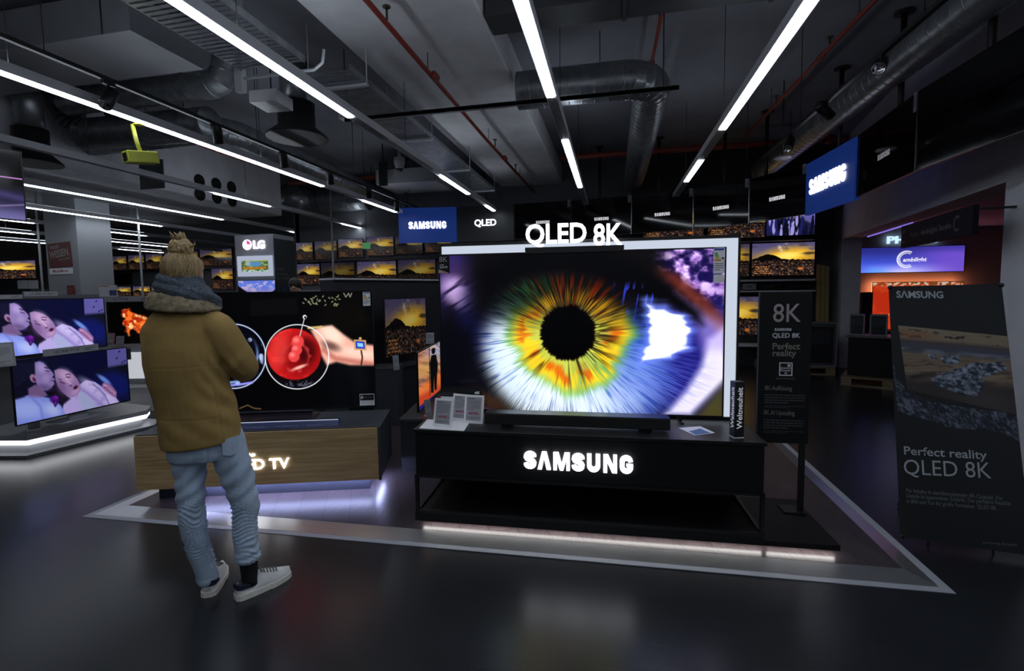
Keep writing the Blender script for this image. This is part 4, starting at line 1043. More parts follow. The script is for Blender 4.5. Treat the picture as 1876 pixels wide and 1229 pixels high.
small_tag('small grey price tag on the corner of the figure television', 788,630,5.2,.09,.12,20,tilt=4)
# ------------------------------------------------------------------ left: lit white stand with two televisions of a couple
cp_img = pic_couple([(-22,547),(191,546),(197,635),(-22,660)])
cm1 = screen_mat('screen_couple_bright', cp_img, 1.0); cm2 = screen_mat('screen_couple_dim', cp_img, .72)
def strip_sign(label, s, parent_pts, m=None, small=True):
    """narrow pale shelf strip between two photograph corners at given depths: ((px,py_bottom,d),(px,py_bottom,d), height)"""
    (a, b_, hh) = parent_pts
    A, Bp = at(a[0],a[1],d=a[2]), at(b_[0],b_[1],d=b_[2]); d = Bp-A; L = math.hypot(d.x,d.y); yaw = math.atan2(d.y,d.x)
    t = thing('shelf_strip', label, 'shelf strip', Vector((A.x,A.y,(A.z+Bp.z)/2)), yaw, 'pale lettered shelf strips')
    bx('strip', mat('pale_strip',(.40,.41,.44),.5), t, 0,0,0,L,.025,hh)
    text('lettering', s, ink_dark, t, L*.16,-.001,hh*.28, h=hh*.42, bold=.01)
    if small: lines('small_print', ink_dark, t, L*.72,-.001,hh*.62,L*.2,2,hh*.25,hh*.1,3)
    return t
pl = thing('lit_plinth', 'pale low stand with a glowing white edge below the couple televisions', 'display stand', (-6.0,4.2,0))
def off(P, c, k): return [((x-c[0])*k+c[0],(y-c[1])*k+c[1]) for x,y in P]
PP = [(-6.9,3.30),(-6.06,3.56),(-5.70,3.63),(-5.47,4.72),(-5.64,4.92),(-6.9,5.1)]; PCn = (-6.4,4.3)
L_ = lambda P: [(x+6.0,y-4.2) for x,y in P]
pale_lam = mat('pale_grey_laminate', (.40,.41,.43), .4)
MB().prism(L_(PP),'z',.165,.215).build('top_plate', pale_lam, pl)
MB().prism(L_(off(PP,PCn,.985)),'z',.115,.165).build('lit_edge', glow('stand_edge_glow',(.93,.95,1.0),3.0), pl)
MB().prism(L_(off(PP,PCn,.93)),'z',.0,.115).build('base', pale_lam, pl)
MB().prism(L_(off(PP,PCn,1.07)),'z',0,.03).build('kick_plate', mat('mid_grey_laminate',(.16,.165,.18),.45), pl)
gon = thing('display_wall', 'grey metal display wall carrying the couple televisions on two levels', 'display wall', (-6.3,4.2,.216), R(98))
MB().box(-1.4,.20,0,1.0,.30,1.40).box(-1.4,.02,.70,1.0,.30,.725).build('panel', mat('grey_metal_panel',(.20,.205,.22),.4,.4), gon)
panel_tv('television', 'lower of the two televisions showing a lying couple, on the lit pale stand', [(20,648),(232,645),(240,740),(27,776)], 4.55, 5.62, cm2, foot='neck')
panel_tv('television', 'upper of the two televisions showing a lying couple, cut by the left edge', [(-24,547),(191,547),(196,635),(-24,660)], 4.85, 6.05, cm1)
strip_sign('pale shelf strip between the two couple televisions', 'LG UHD TV AI', ((82,653,5.33),(181,641,5.92),.075))
strip_sign('pale shelf strip above the couple televisions, the longer right one', 'LG OLED TV AI', ((45,543,5.15),(106,541.5,5.48),.050))
strip_sign('pale shelf strip above the couple televisions at the left edge', 'LG', ((-30,549,4.80),(41,546,5.12),.042))
s4 = strip_sign('pale shelf strip above the explosion television', 'LG TV AI', ((193,553,7.1),(283,552,7.3),.080))
small_tag('grey price tag standing on the lit pale stand before the lower couple television', 63,789,4.62,.11,.17,62,white_plastic,14,z=.2155)
small_tag('grey price tag hanging at the left edge beside the lower couple television', 8,672,4.38,.16,.22,70)
o = MB().box(0,0,0,.13,.006,.13).build('price_sign', mat('dark_sign',(.03,.03,.04),.5), None, at(218,661,d=5.58), (0,0,R(80))); tag(o,'small dark square sign at the upper right corner of the lower couple television','sign')
ex = panel_tv('television', 'television showing a fiery explosion on black, left of the man', [(193,555),(332,552),(334,624),(207,634)], 7.15, 7.3, screen_mat('screen_explosion', pic_explosion(), 1.0))
q_ = at(205,640,d=7.0); EZ = ex.location.z
ws = thing('display_stand', 'white glowing stand carrying the explosion television', 'display stand', (q_.x,q_.y,0), R(14))
bx('lit_front', glow('white_front_glow',(.9,.93,1.0),.55), ws, .02,-.012,.40,1.3,-.001,.78)
bx('body', pale_lam, ws, 0,0,.33,1.35,.45,EZ-.001); bx('base', mat('mid_grey_laminate',(.16,.165,.18),.45), ws, -.15,-.35,0,1.4,.5,.33); bx('back_panel', dark_grey, ws, -.3,.34,EZ,1.35,.45,EZ+.62)
price_tag('red and white card leaning at the lower left of the explosion television', at(201,634,z=EZ), R(20), .11,.19,None,12,body=mat('red_card',(.42,.10,.09),.5),cat='card')
price_tag('grey price tag beside the red card at the explosion television', at(219,633,z=EZ), R(24), .10,.14,None,12,'small price tags',body=mat('grey_tag_frame',(.30,.31,.33),.45))
o = card('card', white_paper, None, 0,0,.23,.165); o.location = s4.location+Vector((-.10,.004,.0815)); tag(o,'white leaflet with red heading standing on the shelf above the couple televisions','leaflet')
o.rotation_euler = (0,0,R(25)); MB().face([(.01,-.0075,.145),(.13,-.0075,.145),(.13,-.0075,.155),(.01,-.0075,.155)]).build('red_heading', mat('red_print2',(.6,.08,.05),.6), o)
MB().face([(.13,-.0075,.01),(.22,-.0075,.01),(.22,-.0075,.09),(.13,-.0075,.09)]).build('picture', mat('leaflet_blue',(.10,.12,.30),.6,noise=(50,.6)), o)
o = card('card', mat('red_notice',(.22,.035,.03),.6), None, 0,0,.20,.20); o.location = at(124,541,y=7.885); tag(o,'small red notice at the foot of the pale column with the tilted poster','notice')
lines('print', mat('pale_red_print',(.4,.2,.18),.6), o, .04,-.0065,.15,.12,3,.04,.015,2)
ht = panel_tv('television', 'hanging television with violet waves at the upper left edge', [(-95,262),(41,270),(46,395),(-95,404)], 4.05, 4.5, screen_mat('screen_waves', pic_waves(), 1.0))
MB().tube([(.0,.10,.3),(.0,.10,CZ-ht.location.z)], .025, 10).box(-.1,.03,.2,.1,.12,.4).build('ceiling_pole', satin_black, ht)

# ------------------------------------------------------------------ tower with the round pink emblem
col = thing('brand_tower', 'grey tower with a glowing round pink and white emblem and two televisions', 'display tower', (-6.86,7.86,0))
tw = mat('tower_grey', (.34,.34,.38), .5)
MB().box(0,0,0,.82,.60,2.68,bev=.006).build('body', tw, col)
bx('side_poster', mat('dark_side_poster',(.022,.032,.038),.5), col, .8205,.005,0,.826,.595,2.60)
def tl(px,py): p = at(px,py,y=7.86); return p.x+6.86, p.z
ex_, ez_ = tl(453.5,448.5)
M = Matrix.Translation((ex_,-.012,ez_)) @ Matrix.Rotation(PI/2,4,'X')
MB().lathe([(0,-.012),(.090,-.012),(.095,0),(.090,.010),(0,.010)], seg=40, M=M).build('emblem_disc', glow('emblem_white',(1,.90,.96),2.0), col)
pk = glow('emblem_pink', (.80,.08,.42), 1.0)
b = MB(); pts = [(ex_+.005,ez_+.005)]+[(ex_+.080*math.cos(a),ez_+.080*math.sin(a)) for a in [i*PI/24 for i in range(13)]]
b.face([(x,-.0245,z) for x,z in pts])
for i in range(36):
    a0, a1 = PI/2+i*(1.5*PI)/36, PI/2+(i+1)*(1.5*PI)/36
    q = lambda r,a: (ex_+r*math.cos(a),-.0245,ez_+r*math.sin(a)); b.face([q(.056,a0),q(.056,a1),q(.062,a1),q(.062,a0)])
b.build('emblem_mark', pk, col)
(ax,az),(cx_,cz) = tl(465,456), tl(485,440)
text('lettering', 'LG', white_glow, col, ax,-.02,az, w=cx_-ax, h=cz-az, bold=.04, depth=.018)
for k, s in enumerate(('Die Illusion','des Schwebens.','Der LG OLED TV E8')):
    text('lettering', s, ink_grey, col, .828,.04,2.02-k*.085, w=[.24,.34,.50][k], h=.05, bold=.01*(k==2), rot=(0,0,PI/2))
bx('side_picture', mat('poster_screen',(.012,.03,.06),.4,noise=(8,.7)), col, .8262,.12,1.30,.829,.50,1.72)
def flat_tv(name, label, x0,y0,x1,y1, Y, scr, group=None, **k):
    """level television facing the aisle on the plane y=Y between photograph pixels"""
    a, c = at(x0,y1,y=Y), at(x1,y1,y=Y); t0, t1 = at(x0,y0,y=Y), at(x1,y0,y=Y)
    zb, zt = (a.z+c.z)/2, (t0.z+t1.z)/2
    return tv(name, label, Vector(((a.x+c.x)/2,Y,zb)), 0, c.x-a.x, zt-zb, scr, group, **k)
flat_tv('television', 'white framed television with a garden picture on the grey tower', 436,468.5,500,506, 7.80, screen_mat('screen_garden', pic_garden(), .95), case=glow('white_frame_lit',(.7,.78,1.0),.55), bezel=.085, lip=.085, depth=.04)
flat_tv('television', 'television with snowy mountains at the bottom of the grey tower', 437,513,506,548, 7.80, screen_mat('screen_mountain', pic_mountain(), 1.0), depth=.04)

# ------------------------------------------------------------------ pale column with the tilted poster
wc = thing('poster_column', 'pale square column with a tilted dark red poster far left', 'column', (-11.45,7.9,0))
MB().box(0,0,0,.84,.7,CZ,bev=.005).build('column', mat('pale_column',(.30,.31,.33),.7), wc)
po = MB().box(-.29,-.014,-.24,.31,-.002,.26).build('poster', mat('poster_red',(.13,.035,.032),.6), wc, (.36,0,2.43), (0,R(-3),0))
pw = mat('poster_print', (.30,.29,.29), .6)
text('lettering', 'WISSEN.', pw, po, -.24,-.016,-.06, w=.52, h=.16, bold=.03, shear=.2, rot=(0,R(-5),0))
text('lettering', 'FRAGEN', pw, po, -.21,-.016,.13, w=.24, h=.07, bold=.02, shear=.2, rot=(0,R(-5),0))
text('lettering', 'STATT HOFFEN', pw, po, -.02,-.016,-.115, w=.30, h=.04, bold=.01, shear=.2, rot=(0,R(-5),0))
sl = bx('lower_strip', white_paper, wc, .07,-.012,2.05,.67,-.002,2.17)
text('lettering', 'MediaMarkt', mat('red_print3',(.35,.08,.08),.6), wc, .15,-.0135,2.085, w=.42, h=.06, bold=.015, shear=.15)

# ------------------------------------------------------------------ rows of sunset televisions on the far walls
NUM = ['first','second','third','fourth','fifth','sixth','seventh','eighth','ninth']
def row(rects, Y, rowname, light, group, **k):
    for i, r_ in enumerate(rects):
        l = light[i] if isinstance(light,(list,tuple)) else light
        flat_tv('television', 'sunset television, %s from the left in %s' % (NUM[i], rowname), *r_, Y, sun_m(l) if l > 0 else None, group, depth=.05, **k)
YB, YF = 11.235, 16.84
row([(543,444,574,477),(577,441,618,476),(620,437,666,472),(671,433,722,469),(724,431,775,466),(778,428,828,463)], YB, 'the upper row right of the grey tower', [.66,.5,.72,.68,.45,.6], 'sunset televisions right of the tower')
row([(545,483,587,522),(589,480,651,526),(655,478,727,527),(730,475,799,526)], YB, 'the lower row right of the grey tower', [.8,.34,.78,.5], 'sunset televisions right of the tower')
row([(148,471,173,496),(176,470,203,495),(206,469,233,495),(236,467,265,494),(268,465,299,493),(302,463,334,491),(337,460,364,489),(367,456,426,487)], YF, 'the upper row on the far left wall', [.58,.58,.58,.6,.6,.6,.6,.62], 'sunset televisions on the far left wall')
row([(146,502,168,525),(173,501,201,525),(203,500,242,521)], YF, 'the middle row on the far left wall', [.9,1.0,0], 'sunset televisions on the far left wall')
row([(206,525,241,543),(244,524,276,543),(278,523,310,543)], YF, 'the bottom row on the far left wall', [.75,.8,.75], 'sunset televisions on the far left wall')
flat_tv('television','large bright sunset television at the left edge, behind the lower shelf',-40,478,67,511,12.88,sun_m(1.0),depth=.05)
flat_tv('television','sunset television between the man and the grey tower',389,491,428,530,YF,sun_m(.75),depth=.05)
_p = at(75,529,y=12.6); fu = thing('display_unit','tall dark display unit behind the couple televisions at the left edge','display unit',(_p.x-3.2,12.3,0)); bx('body', dark_grey, fu, 0,0,0,3.2,.9,_p.z-.004); bx('back_board', dark_grey, fu, 0,.65,_p.z-.004,3.2,.75,_p.z+.8)
for i,(a,c) in enumerate(((33,51),(53,70))):
    p, q = at(a,529,y=12.5), at(c,513,y=12.5); o = card('card', white_paper, None, 0,0,q.x-p.x,q.z-p.z); o.location = p
    tag(o, 'small white card below the bright sunset television, %s one' % ('left','right')[i], 'card')
def shelf(label, a, c, Y, th=.03, dep=.34, m=None):
    A, Bq = at(*a,y=Y), at(*c,y=Y); z = (A.z+Bq.z)/2
    o = MB().box(0,0,-th,Bq.x-A.x,dep,0).build('wall_shelf', m or dark_grey, None, (A.x,Y,z)); tag(o, label, 'shelf', 'long wall shelves'); return o
shelf('long dark shelf under the upper sunset row right of the grey tower',(546,481.5),(845,465),YB-.26)
shelf('long pale edged shelf under the lower sunset row right of the grey tower',(546,533),(845,527),YB-.26,.035,.34,trunk_grey)
shelf('long dark shelf under the upper sunset row on the far left wall',(140,497),(430,490),YF-.3)
shelf('long dark shelf under the middle sunset row on the far left wall',(140,523.5),(320,523),YF-.3)
fd = thing('floor_unit','long dark floor unit below the sunset televisions right of the grey tower','display unit',(-7.6,YB-.5,0))
bx('body', mat('dark_unit_laminate',(.022,.024,.030),.5), fd, 0,0,0,11.8,.55,.62)
fd2 = thing('floor_unit','long dark floor unit below the sunset televisions on the far left wall','display unit',(-23.5,YF-.6,0))
bx('body', mat('dark_unit_laminate',(.022,.024,.030),.5), fd2, 0,0,0,15.3,.6,1.30)
for k,(x,y) in enumerate(((-10.39,9.05),(-6.09,9.88),(-12.65,8.6))):
    o = MB().tube([(0,0,0),(0,0,CZ)], .022, 10).build('steel_pole', mat('pale_pole',(.45,.46,.48),.4), None, (x,y,0))
    tag(o, 'thin pale floor-to-ceiling pole '+('left of the man','right of the grey tower','left of the poster column')[k], 'pole', 'thin pale poles')
# ------------------------------------------------------------------ curved row of televisions hung over the display
BAND = [(-4.42,9.72),(-3.20,9.93),(-1.98,9.98),(-.80,9.90),(.36,9.74),(1.42,9.40),(2.20,8.82),(2.76,7.98),(2.83,6.66),(2.73,5.30),(2.76,4.02),(2.80,2.74)]
BZ, BH = 2.64, .72
binfo = ['blue hanging sign with glowing white letters left of the big black letters', 'dark grey hanging sign with small glowing white letters', 
 'first black hanging television from the left, behind the glowing big letters', 'second black hanging television from the left, above the number', 'third black hanging television from the left in the curved row',
 'fourth black hanging television from the left in the curved row', 'fifth black hanging television, next to the right blue sign', 'blue hanging sign with glowing white letters on the right',
 'black hanging television just right of the right blue sign', 'black hanging television reflecting a bent light, second right of the blue sign', 'black hanging television cut by the right edge']
binfo[0] = 'blue hanging sign with glowing white letters on the left'
faint = mat('faint_logo', (.5,.5,.5), .4, emit=(.6,.6,.65), es=.25)
logo_glow = glow('small_logo_glow', (.9,.9,.95), .75)
for i, lab in enumerate(binfo):
    a, c = Vector((*BAND[i],0)), Vector((*BAND[i+1],0)); d = c-a; L = d.length; yaw = math.atan2(d.y,d.x); mid = (a+c)/2; mid.z = BZ
    if i in (0,1,7):
        t = thing('hanging_sign', lab, 'sign', mid, yaw)
        bx('board', blue_board if i != 1 else mat('dark_grey_board',(.028,.029,.032),.5), t, -L/2+.006,-.02,-.02,L/2-.006,.04,BH-.01)
        if i == 1: text('lettering', 'QLED', white_glow, t, -.22,-.034,.27, w=.46, h=.16, bold=.012, depth=.012)
        elif i == 0: text('lettering', SAM, white_glow, t, -.40,-.034,.27, w=.80, h=.15, bold=.045, depth=.012)
        else: text('lettering', SAM, white_glow, t, -.52,-.034,.245, w=.98, h=.215, bold=.045, depth=.012)
    else:
        t = tv('television', lab, mid, yaw, L-.012, BH, None, 'black televisions in the hanging row', depth=.05, bezel=.006, lip=.008)
        tp = card('price_card', mat('pale_card',(.40,.41,.46),.6), t, L/2-.075, BH-.17 if i > 7 else BH-.13, L/2-.02, BH+.01)
        lines('small_print', ink_dark, tp, L/2-.068,-.0065,BH-.02,.042,5,.022,.009,i)
        if i < 9: text('lettering', SAM, logo_glow if i < 7 else faint, t, -.13,-.0005,.29, w=.28, h=.062, bold=.04)
        bx('lower_strip', silver, t, L/2-.012,-.004,-.01,L/2-.006,.0,BH) if i in (3,4,5,6,8,9,10) else None
    b = MB(); b.box(-L/2+.05,.06,.25,L/2-.05,.09,.30); b.build('mounting_rail', satin_black, t)
for k, (x,y) in enumerate(((-4.3,9.86),(-2.6,10.06),(-.25,10.05),(.85,9.75),(1.90,9.25),(2.42,8.75),(2.89,7.3),(2.93,6.0),(2.90,4.70),(2.93,3.4))):
    p = thing('ceiling_pole', 'black ceiling pole with a round flange carrying the hanging row, %s from the left' % (NUM+['tenth'])[k], 'pole', (x,y,BZ+.2), 0, 'black ceiling poles')
    MB().tube([(0,0,0),(0,0,CZ-BZ-.2)], .028, 12).build('pole', satin_black, p)
    MB().lathe([(0,-.02),(.09,-.02),(.09,0),(0,0)], c=(0,0,CZ-BZ-.2), seg=20).build('flange', satin_black, p)

# ------------------------------------------------------------------ television wall right of the big display
YR = 10.75
flat_tv('television','bright sunset town television right of the light box, upper edge below the crowd picture',1376,444,1492,507,YR,sun_m(1.05),'televisions right of the light box',lip=.03)
flat_tv('television','half hidden sunset television touching the light box edge',1290,447,1373,509,YR,sun_m(.75),'televisions right of the light box',lip=.03)
flat_tv('television','television showing a street crowd below the hanging row',1403,374,1493,432,YR,screen_mat('screen_crowd',pic_crowd(),1.0),'televisions right of the light box')
flat_tv('television','sunset television left of the street crowd picture, below the hanging row',1296,378,1402,437,YR,sun_m(.95),'televisions right of the light box')
flat_tv('television','sunset television peeking between the hanging row and the light box',1178,382,1290,440,YR,sun_m(.9),'televisions right of the light box')
flat_tv('television','bottom sunset town television beside the tall information panel',1290,543,1391,622,YR,sun_m(.85),'televisions right of the light box',lip=.03)
shelf('dark shelf under the street crowd television',(1250,441),(1494,438),YR-.28)
shelf('pale edged shelf under the bright sunset town television',(1250,514),(1494,511),YR-.28,.035,.34,trunk_grey)
shelf('pale edged shelf carrying the black players',(1250,534),(1494,531),YR-.28,.03,.34,trunk_grey)
shelf('lowest shelf beside the tall information panel',(1250,632),(1494,629),YR-.28,.05,.34,trunk_grey)
for k,(x0,x1,m_,lab) in enumerate(((1361,1386,silver,'silver player box on the shelf beside the light box'),(1390,1432,black,'black player left of another one under the sunset town television'),(1436,1480,black,'black player right of another one under the sunset town television'))):
    a, c = at(x0,531,y=YR-.2), at(x1,519,y=YR-.2)
    t = thing('media_player', lab, 'player', (a.x,YR-.2,a.z), 0, 'players on the shelf')
    MB().box(0,0,0,c.x-a.x,.24,c.z-a.z,bev=.004).build('body', m_, t); bx('display', ink_dim, t, (c.x-a.x)*.25,-.002,(c.z-a.z)*.45,(c.x-a.x)*.7,-.0005,(c.z-a.z)*.6)

# ------------------------------------------------------------------ studio behind the opening
def sx(px,py): p = at(px,py,y=SY-.06); return p
a, c = sx(1575,500), sx(1767,449.5)
ls_ = thing('light_sign', 'wide lit violet and blue sign with white ring and word on the studio wall', 'sign', (a.x,SY-.07,a.z))
bx('frame', mat('dark_frame',(.03,.03,.05),.4), ls_, -.012,.0,-.012,c.x-a.x+.012,.06,c.z-a.z+.012)
quad('lit_face', screen_mat('screen_gradient', pic_ambilight(), 1.05), ls_, [(0,-.004,0),(c.x-a.x,-.004,0),(c.x-a.x,-.004,c.z-a.z),(0,-.004,c.z-a.z)])
def sl_(px,py): p = at(px,py,y=SY-.075); return p.x-a.x, p.z-a.z
(tx,tz),(ux,uz) = sl_(1654,480), sl_(1698,470)
sign_white = glow('sign_print', (.95,.93,1.0), 1.0)
text('lettering', 'ambilight', sign_white, ls_, tx,-.006,tz-.02, w=ux-tx, h=.11, bold=.02, shear=.15)
rx, rz = sl_(1661,475); b = MB()
for ring,(r0,r1) in enumerate(((.118,.140),(.150,.185))):
    for i in range(26):
        an = R(62)+i*R(236)/25
        if 1:
            dx, dz = math.cos(an), math.sin(an); wv = (.006+.003*ring)*(.5+.8*abs(math.sin(an/2)))
            b.face([(rx+dx*r0-dz*wv,-.006,rz+dz*r0+dx*wv),(rx+dx*r0+dz*wv,-.006,rz+dz*r0-dx*wv),(rx+dx*r1+dz*wv,-.006,rz+dz*r1-dx*wv),(rx+dx*r1-dz*wv,-.006,rz+dz*r1+dx*wv)])
b.build('ring_mark', sign_white, ls_)
pa, pb = at(1624,447,y=SY-.05), at(1655,432,y=SY-.05)
ph = thing('wall_letters', 'glowing pale blue capital letters above the lit violet sign', 'letters', (pa.x,SY-.05,pa.z))
text('lettering', 'PHILIPS', glow('blue_white_letters',(.50,.72,1.0),1.3), ph, 0,-.03,0, w=(pb.x-pa.x)*3.1, h=pb.z-pa.z, bold=.035, depth=.028)
ot = flat_tv('television', 'orange television below the lit violet sign in the studio', 1595,516,1761,604, SY-.18, screen_mat('screen_bubbles', pic_orange(), 1.0), depth=.05)
og = glow('orange_backlight', (1.0,.27,.10), 10.0); ow = at(1761,560,y=SY-.18).x-at(1595,560,y=SY-.18).x; oh = at(1600,516,y=SY-.18).z-at(1600,604,y=SY-.18).z
b = MB(); b.box(-ow/2+.03,.056,oh-.06,ow/2-.03,.075,oh-.02).box(-ow/2+.02,.056,.1,-ow/2+.06,.075,oh-.02).box(ow/2-.06,.056,.1,ow/2-.02,.075,oh-.02)
b.build('backlight', og, ot)
dk = thing('sideboard', 'dark sideboard under the orange television in the studio', 'sideboard', (ot.location.x,SY-.45,0))
MB().box(-1.3,0,0,1.3,.42,ot.location.z-.002,bev=.004).build('body', dark_grey, dk)
sp = thing('tower_speaker', 'slim dark tower speaker left of the orange television', 'speaker', (*at(1588,590,y=SY-.3).xy, ot.location.z-.001)); 
MB().box(-.10,0,0,.10,.14,at(1588,535,y=SY-.3).z-ot.location.z,bev=.01).build('body', mat('blue_black_speaker',(.012,.014,.05),.4), sp)
# violet LED line under the opening's lintel
b = MB().solid([W.w(ua+.3,.302,zl-.02),W.w(ua+2.4,.302,zl-.02),W.w(ua+2.4,.315,zl-.02),W.w(ua+.3,.315,zl-.02)],[W.w(ua+.3,.302,zl+.0),W.w(ua+2.4,.302,zl+.0),W.w(ua+2.4,.315,zl+.0),W.w(ua+.3,.315,zl+.0)])
o = b.build('led_line', glow('violet_led',(.35,.22,1.0),.7), None); tag(o,'violet LED line behind the top edge of the studio opening','LED line')
# sign hanging in the opening
(u0,z0),(u1,z1) = W.plane(1650,455,-.35), W.plane(1783,386,-.35); zt0 = W.plane(1652,415,-.35)[1]
hs = thing('hanging_sign', 'dark hanging sign with grey studio lettering in front of the opening', 'sign', W.w(u0,-.35,min(z0,z0)), W.a)
SL = u1-u0; SHt = zt0-z0
bx('board', mat('sign_black_violet',(.010,.009,.018),.6,spec=.1), hs, 0,0,0,SL,.04,SHt)
sgr = mat('sign_grey_print', (.15,.15,.17), .6)
text('lettering', 'Philips', mat('sign_dim_print',(.05,.05,.06),.6), hs, SL*.17,-.001,SHt*.32, w=SL*.14, h=SHt*.28)
text('lettering', 'Ambilight Studio', sgr, hs, SL*.34,-.001,SHt*.32, w=SL*.42, h=SHt*.28)
b = MB()
for cx_ in (.83*SL,.05*SL):
    for i in range(22):
        an = R(60)+i*R(240)/21; dx,dz = math.cos(an),math.sin(an)
        b.face([(cx_+dx*.05-dz*.003,-.001,SHt*.5+dz*.05+dx*.003),(cx_+dx*.05+dz*.003,-.001,SHt*.5+dz*.05-dx*.003),(cx_+dx*.075+dz*.003,-.001,SHt*.5+dz*.075-dx*.003),(cx_+dx*.075-dz*.003,-.001,SHt*.5+dz*.075+dx*.003)])
b.build('ring_mark', sgr, hs)
for u in (.1*SL,.9*SL): bx('bracket', satin_black, hs, u-.01,.035,SHt-.03,u+.01,.352,SHt-.01)

# ------------------------------------------------------------------ cartons on pallets in front of the studio
pal_m = wood_mat('pallet_wood', (.14,.10,.055), (.24,.18,.10), (3,30,30))
def pallet(label, loc, yaw, L=1.2, Wd=.8):
    t = thing('pallet', label, 'pallet', loc, yaw, 'wooden pallets')
    for i in range(5): bx('deck_board', pal_m, t, 0, i*(Wd-.13)/4, .122, L, i*(Wd-.13)/4+.13, .144)
    for i in range(3):
        for j in range(3): bx('block', pal_m, t, i*(L-.14)/2, j*(Wd-.12)/2, .022, i*(L-.14)/2+.14, j*(Wd-.12)/2+.12, .10)
        bx('bottom_board', pal_m, t, 0, i*(Wd-.12)/2, 0, L, i*(Wd-.12)/2+.12, .022)
        bx('cross_board', pal_m, t, i*(L-.14)/2, 0, .10, i*(L-.14)/2+.14, Wd, .122)
    return t
art = screen_mat('carton_print', pic_boxart(), rough=.55, lit=False)
cart = mat('dark_carton', (.055,.057,.07), .6); carte = mat('pale_carton_edge', (.26,.26,.30), .6); navy = mat('navy_carton_end', (.02,.028,.08), .6)
def carton(label, P, yaw, L, D, H):
    t = thing('carton', label, 'box', P, yaw, 'television cartons')
    MB().box(0,0,0,L,D,H,bev=.003).build('box', cart, t)
    quad('front_print', art, t, [(L*.12,-.001,H*.08),(L*.95,-.001,H*.08),(L*.95,-.001,H*.90),(L*.12,-.001,H*.90)])
    b = MB(); e = .014
    for (a0,c0,a1,c1) in ((0,0,L,e),(0,H-e,L,H),(0,0,e,H),(L-e,0,L,H)): b.box(a0,-.0016,c0,a1,-.0002,c1)
    for (a0,c0,a1,c1) in ((0,0,D,e),(0,H-e,D,H),(0,0,e,H),(D-e,0,D,H)): b.box(L+.0002,a0,c0,L+.0016,a1,c1)
    b.build('edge_tape', carte, t); bx('end_print', navy, t, L+.0001,e*1.5,e*1.5,L+.001,D-e*1.5,H-e*1.5)
    return t
E1 = at(1534,686,z=0)
pallet('wooden pallet under the nearer upright carton beside the information panel', E1+Vector((-1.28,.02,0)), R(-8))
carton('upright dark television carton with pale edges on the left pallet', E1+Vector((-1.16,.09,.1445)), R(-8), 1.12, .20, .80)
carton('dark carton lying behind the upright carton on the left pallet', E1+Vector((-1.02,.34,.1445)), R(-8), 1.05, .17, .72)
E2 = at(1600,712,z=0)
pallet('wooden pallet under the black cloth covered table right of the cartons', E2+Vector((-.35,.25,0)), R(-28))
ck = thing('covered_table', 'table under a black cloth to the floor, behind the banner', 'table', E2+Vector((-.22,.36,.1445)), R(-28))
MB().box(0,0,0,.98,.55,.62,bev=.02).build('cloth', mat('black_cloth',(.006,.006,.008),.9,bump=(12,.3)), ck)
MB().box(-.03,-.03,.621,1.02,.58,.645).build('tabletop', mat('table_grey',(.09,.09,.10),.4), ck)
k1 = carton('small navy carton standing on the black covered table', ck.location+Vector((.06,.12,.646)), R(-28), .20,.16,.34)
k2 = carton('second small carton right of another on the black covered table', ck.location+Vector((.30,.0,.646)), R(-28), .22,.16,.34)
price_tag('tilted white price sign on the black covered table', ck.location+Vector((.66,-.20,.646)), R(-20), .17,.30,None,20,cat='price sign')
sn = thing('promo_sign','black promotional sign with small white print behind the information panel','sign', at(1480,600,d=10.3)*Vector((1,1,0)), R(-6))
x1 = .70; zz0, zz1 = at(1510,600,d=10.3).z, at(1510,521,d=10.3).z
bx('board', matt_black, sn, -.15,0,zz0-.25,x1,.02,zz1); bx('post', satin_black, sn, .2,.0,.0,.24,.02,zz0-.24); MB().box(-.0,-.15,0,.45,.17,.012).build('base', satin_black, sn)
text('lettering', SAM, ink_grey, sn, .06,-.001,zz1-.085, w=.24, h=.035, bold=.03)
text('lettering', 'Aktion f\u00fcr', ink_grey, sn, .06,-.001,zz1-.19, w=.30, h=.055); text('lettering', 'Die Ohren.', ink_grey, sn, .03,-.001,zz1-.27, w=.34, h=.055)
lines('small_print', ink_dim, sn, .06,-.001,zz1-.32,.4,2,.03,.012,4)
MB().face([(.0,-.001,zz0-.2),(.36,-.001,zz0-.2),(.36,-.001,zz0+.17),(.12,-.001,zz0+.14)]).build('picture', mat('promo_picture',(.10,.11,.12),.5,noise=(14,.9)), sn)
lw = thing('leaning_planks','light wooden slats leaning at the end of the television wall','wood', at(1494,560,y=10.62)*Vector((1,1,0)), R(-5))
for i in range(3):
    MB().solid([(i*.075,-.10,0),(i*.075+.068,-.10,0),(i*.075+.068,-.075,0),(i*.075,-.075,0)],[(i*.075+.03,.12,2.02-.02*i),(i*.075+.098,.12,2.02-.02*i),(i*.075+.098,.145,2.02-.02*i),(i*.075+.03,.145,2.02-.02*i)]).build('slat', mat('pine_wood',(.36,.26,.10),.6), lw)
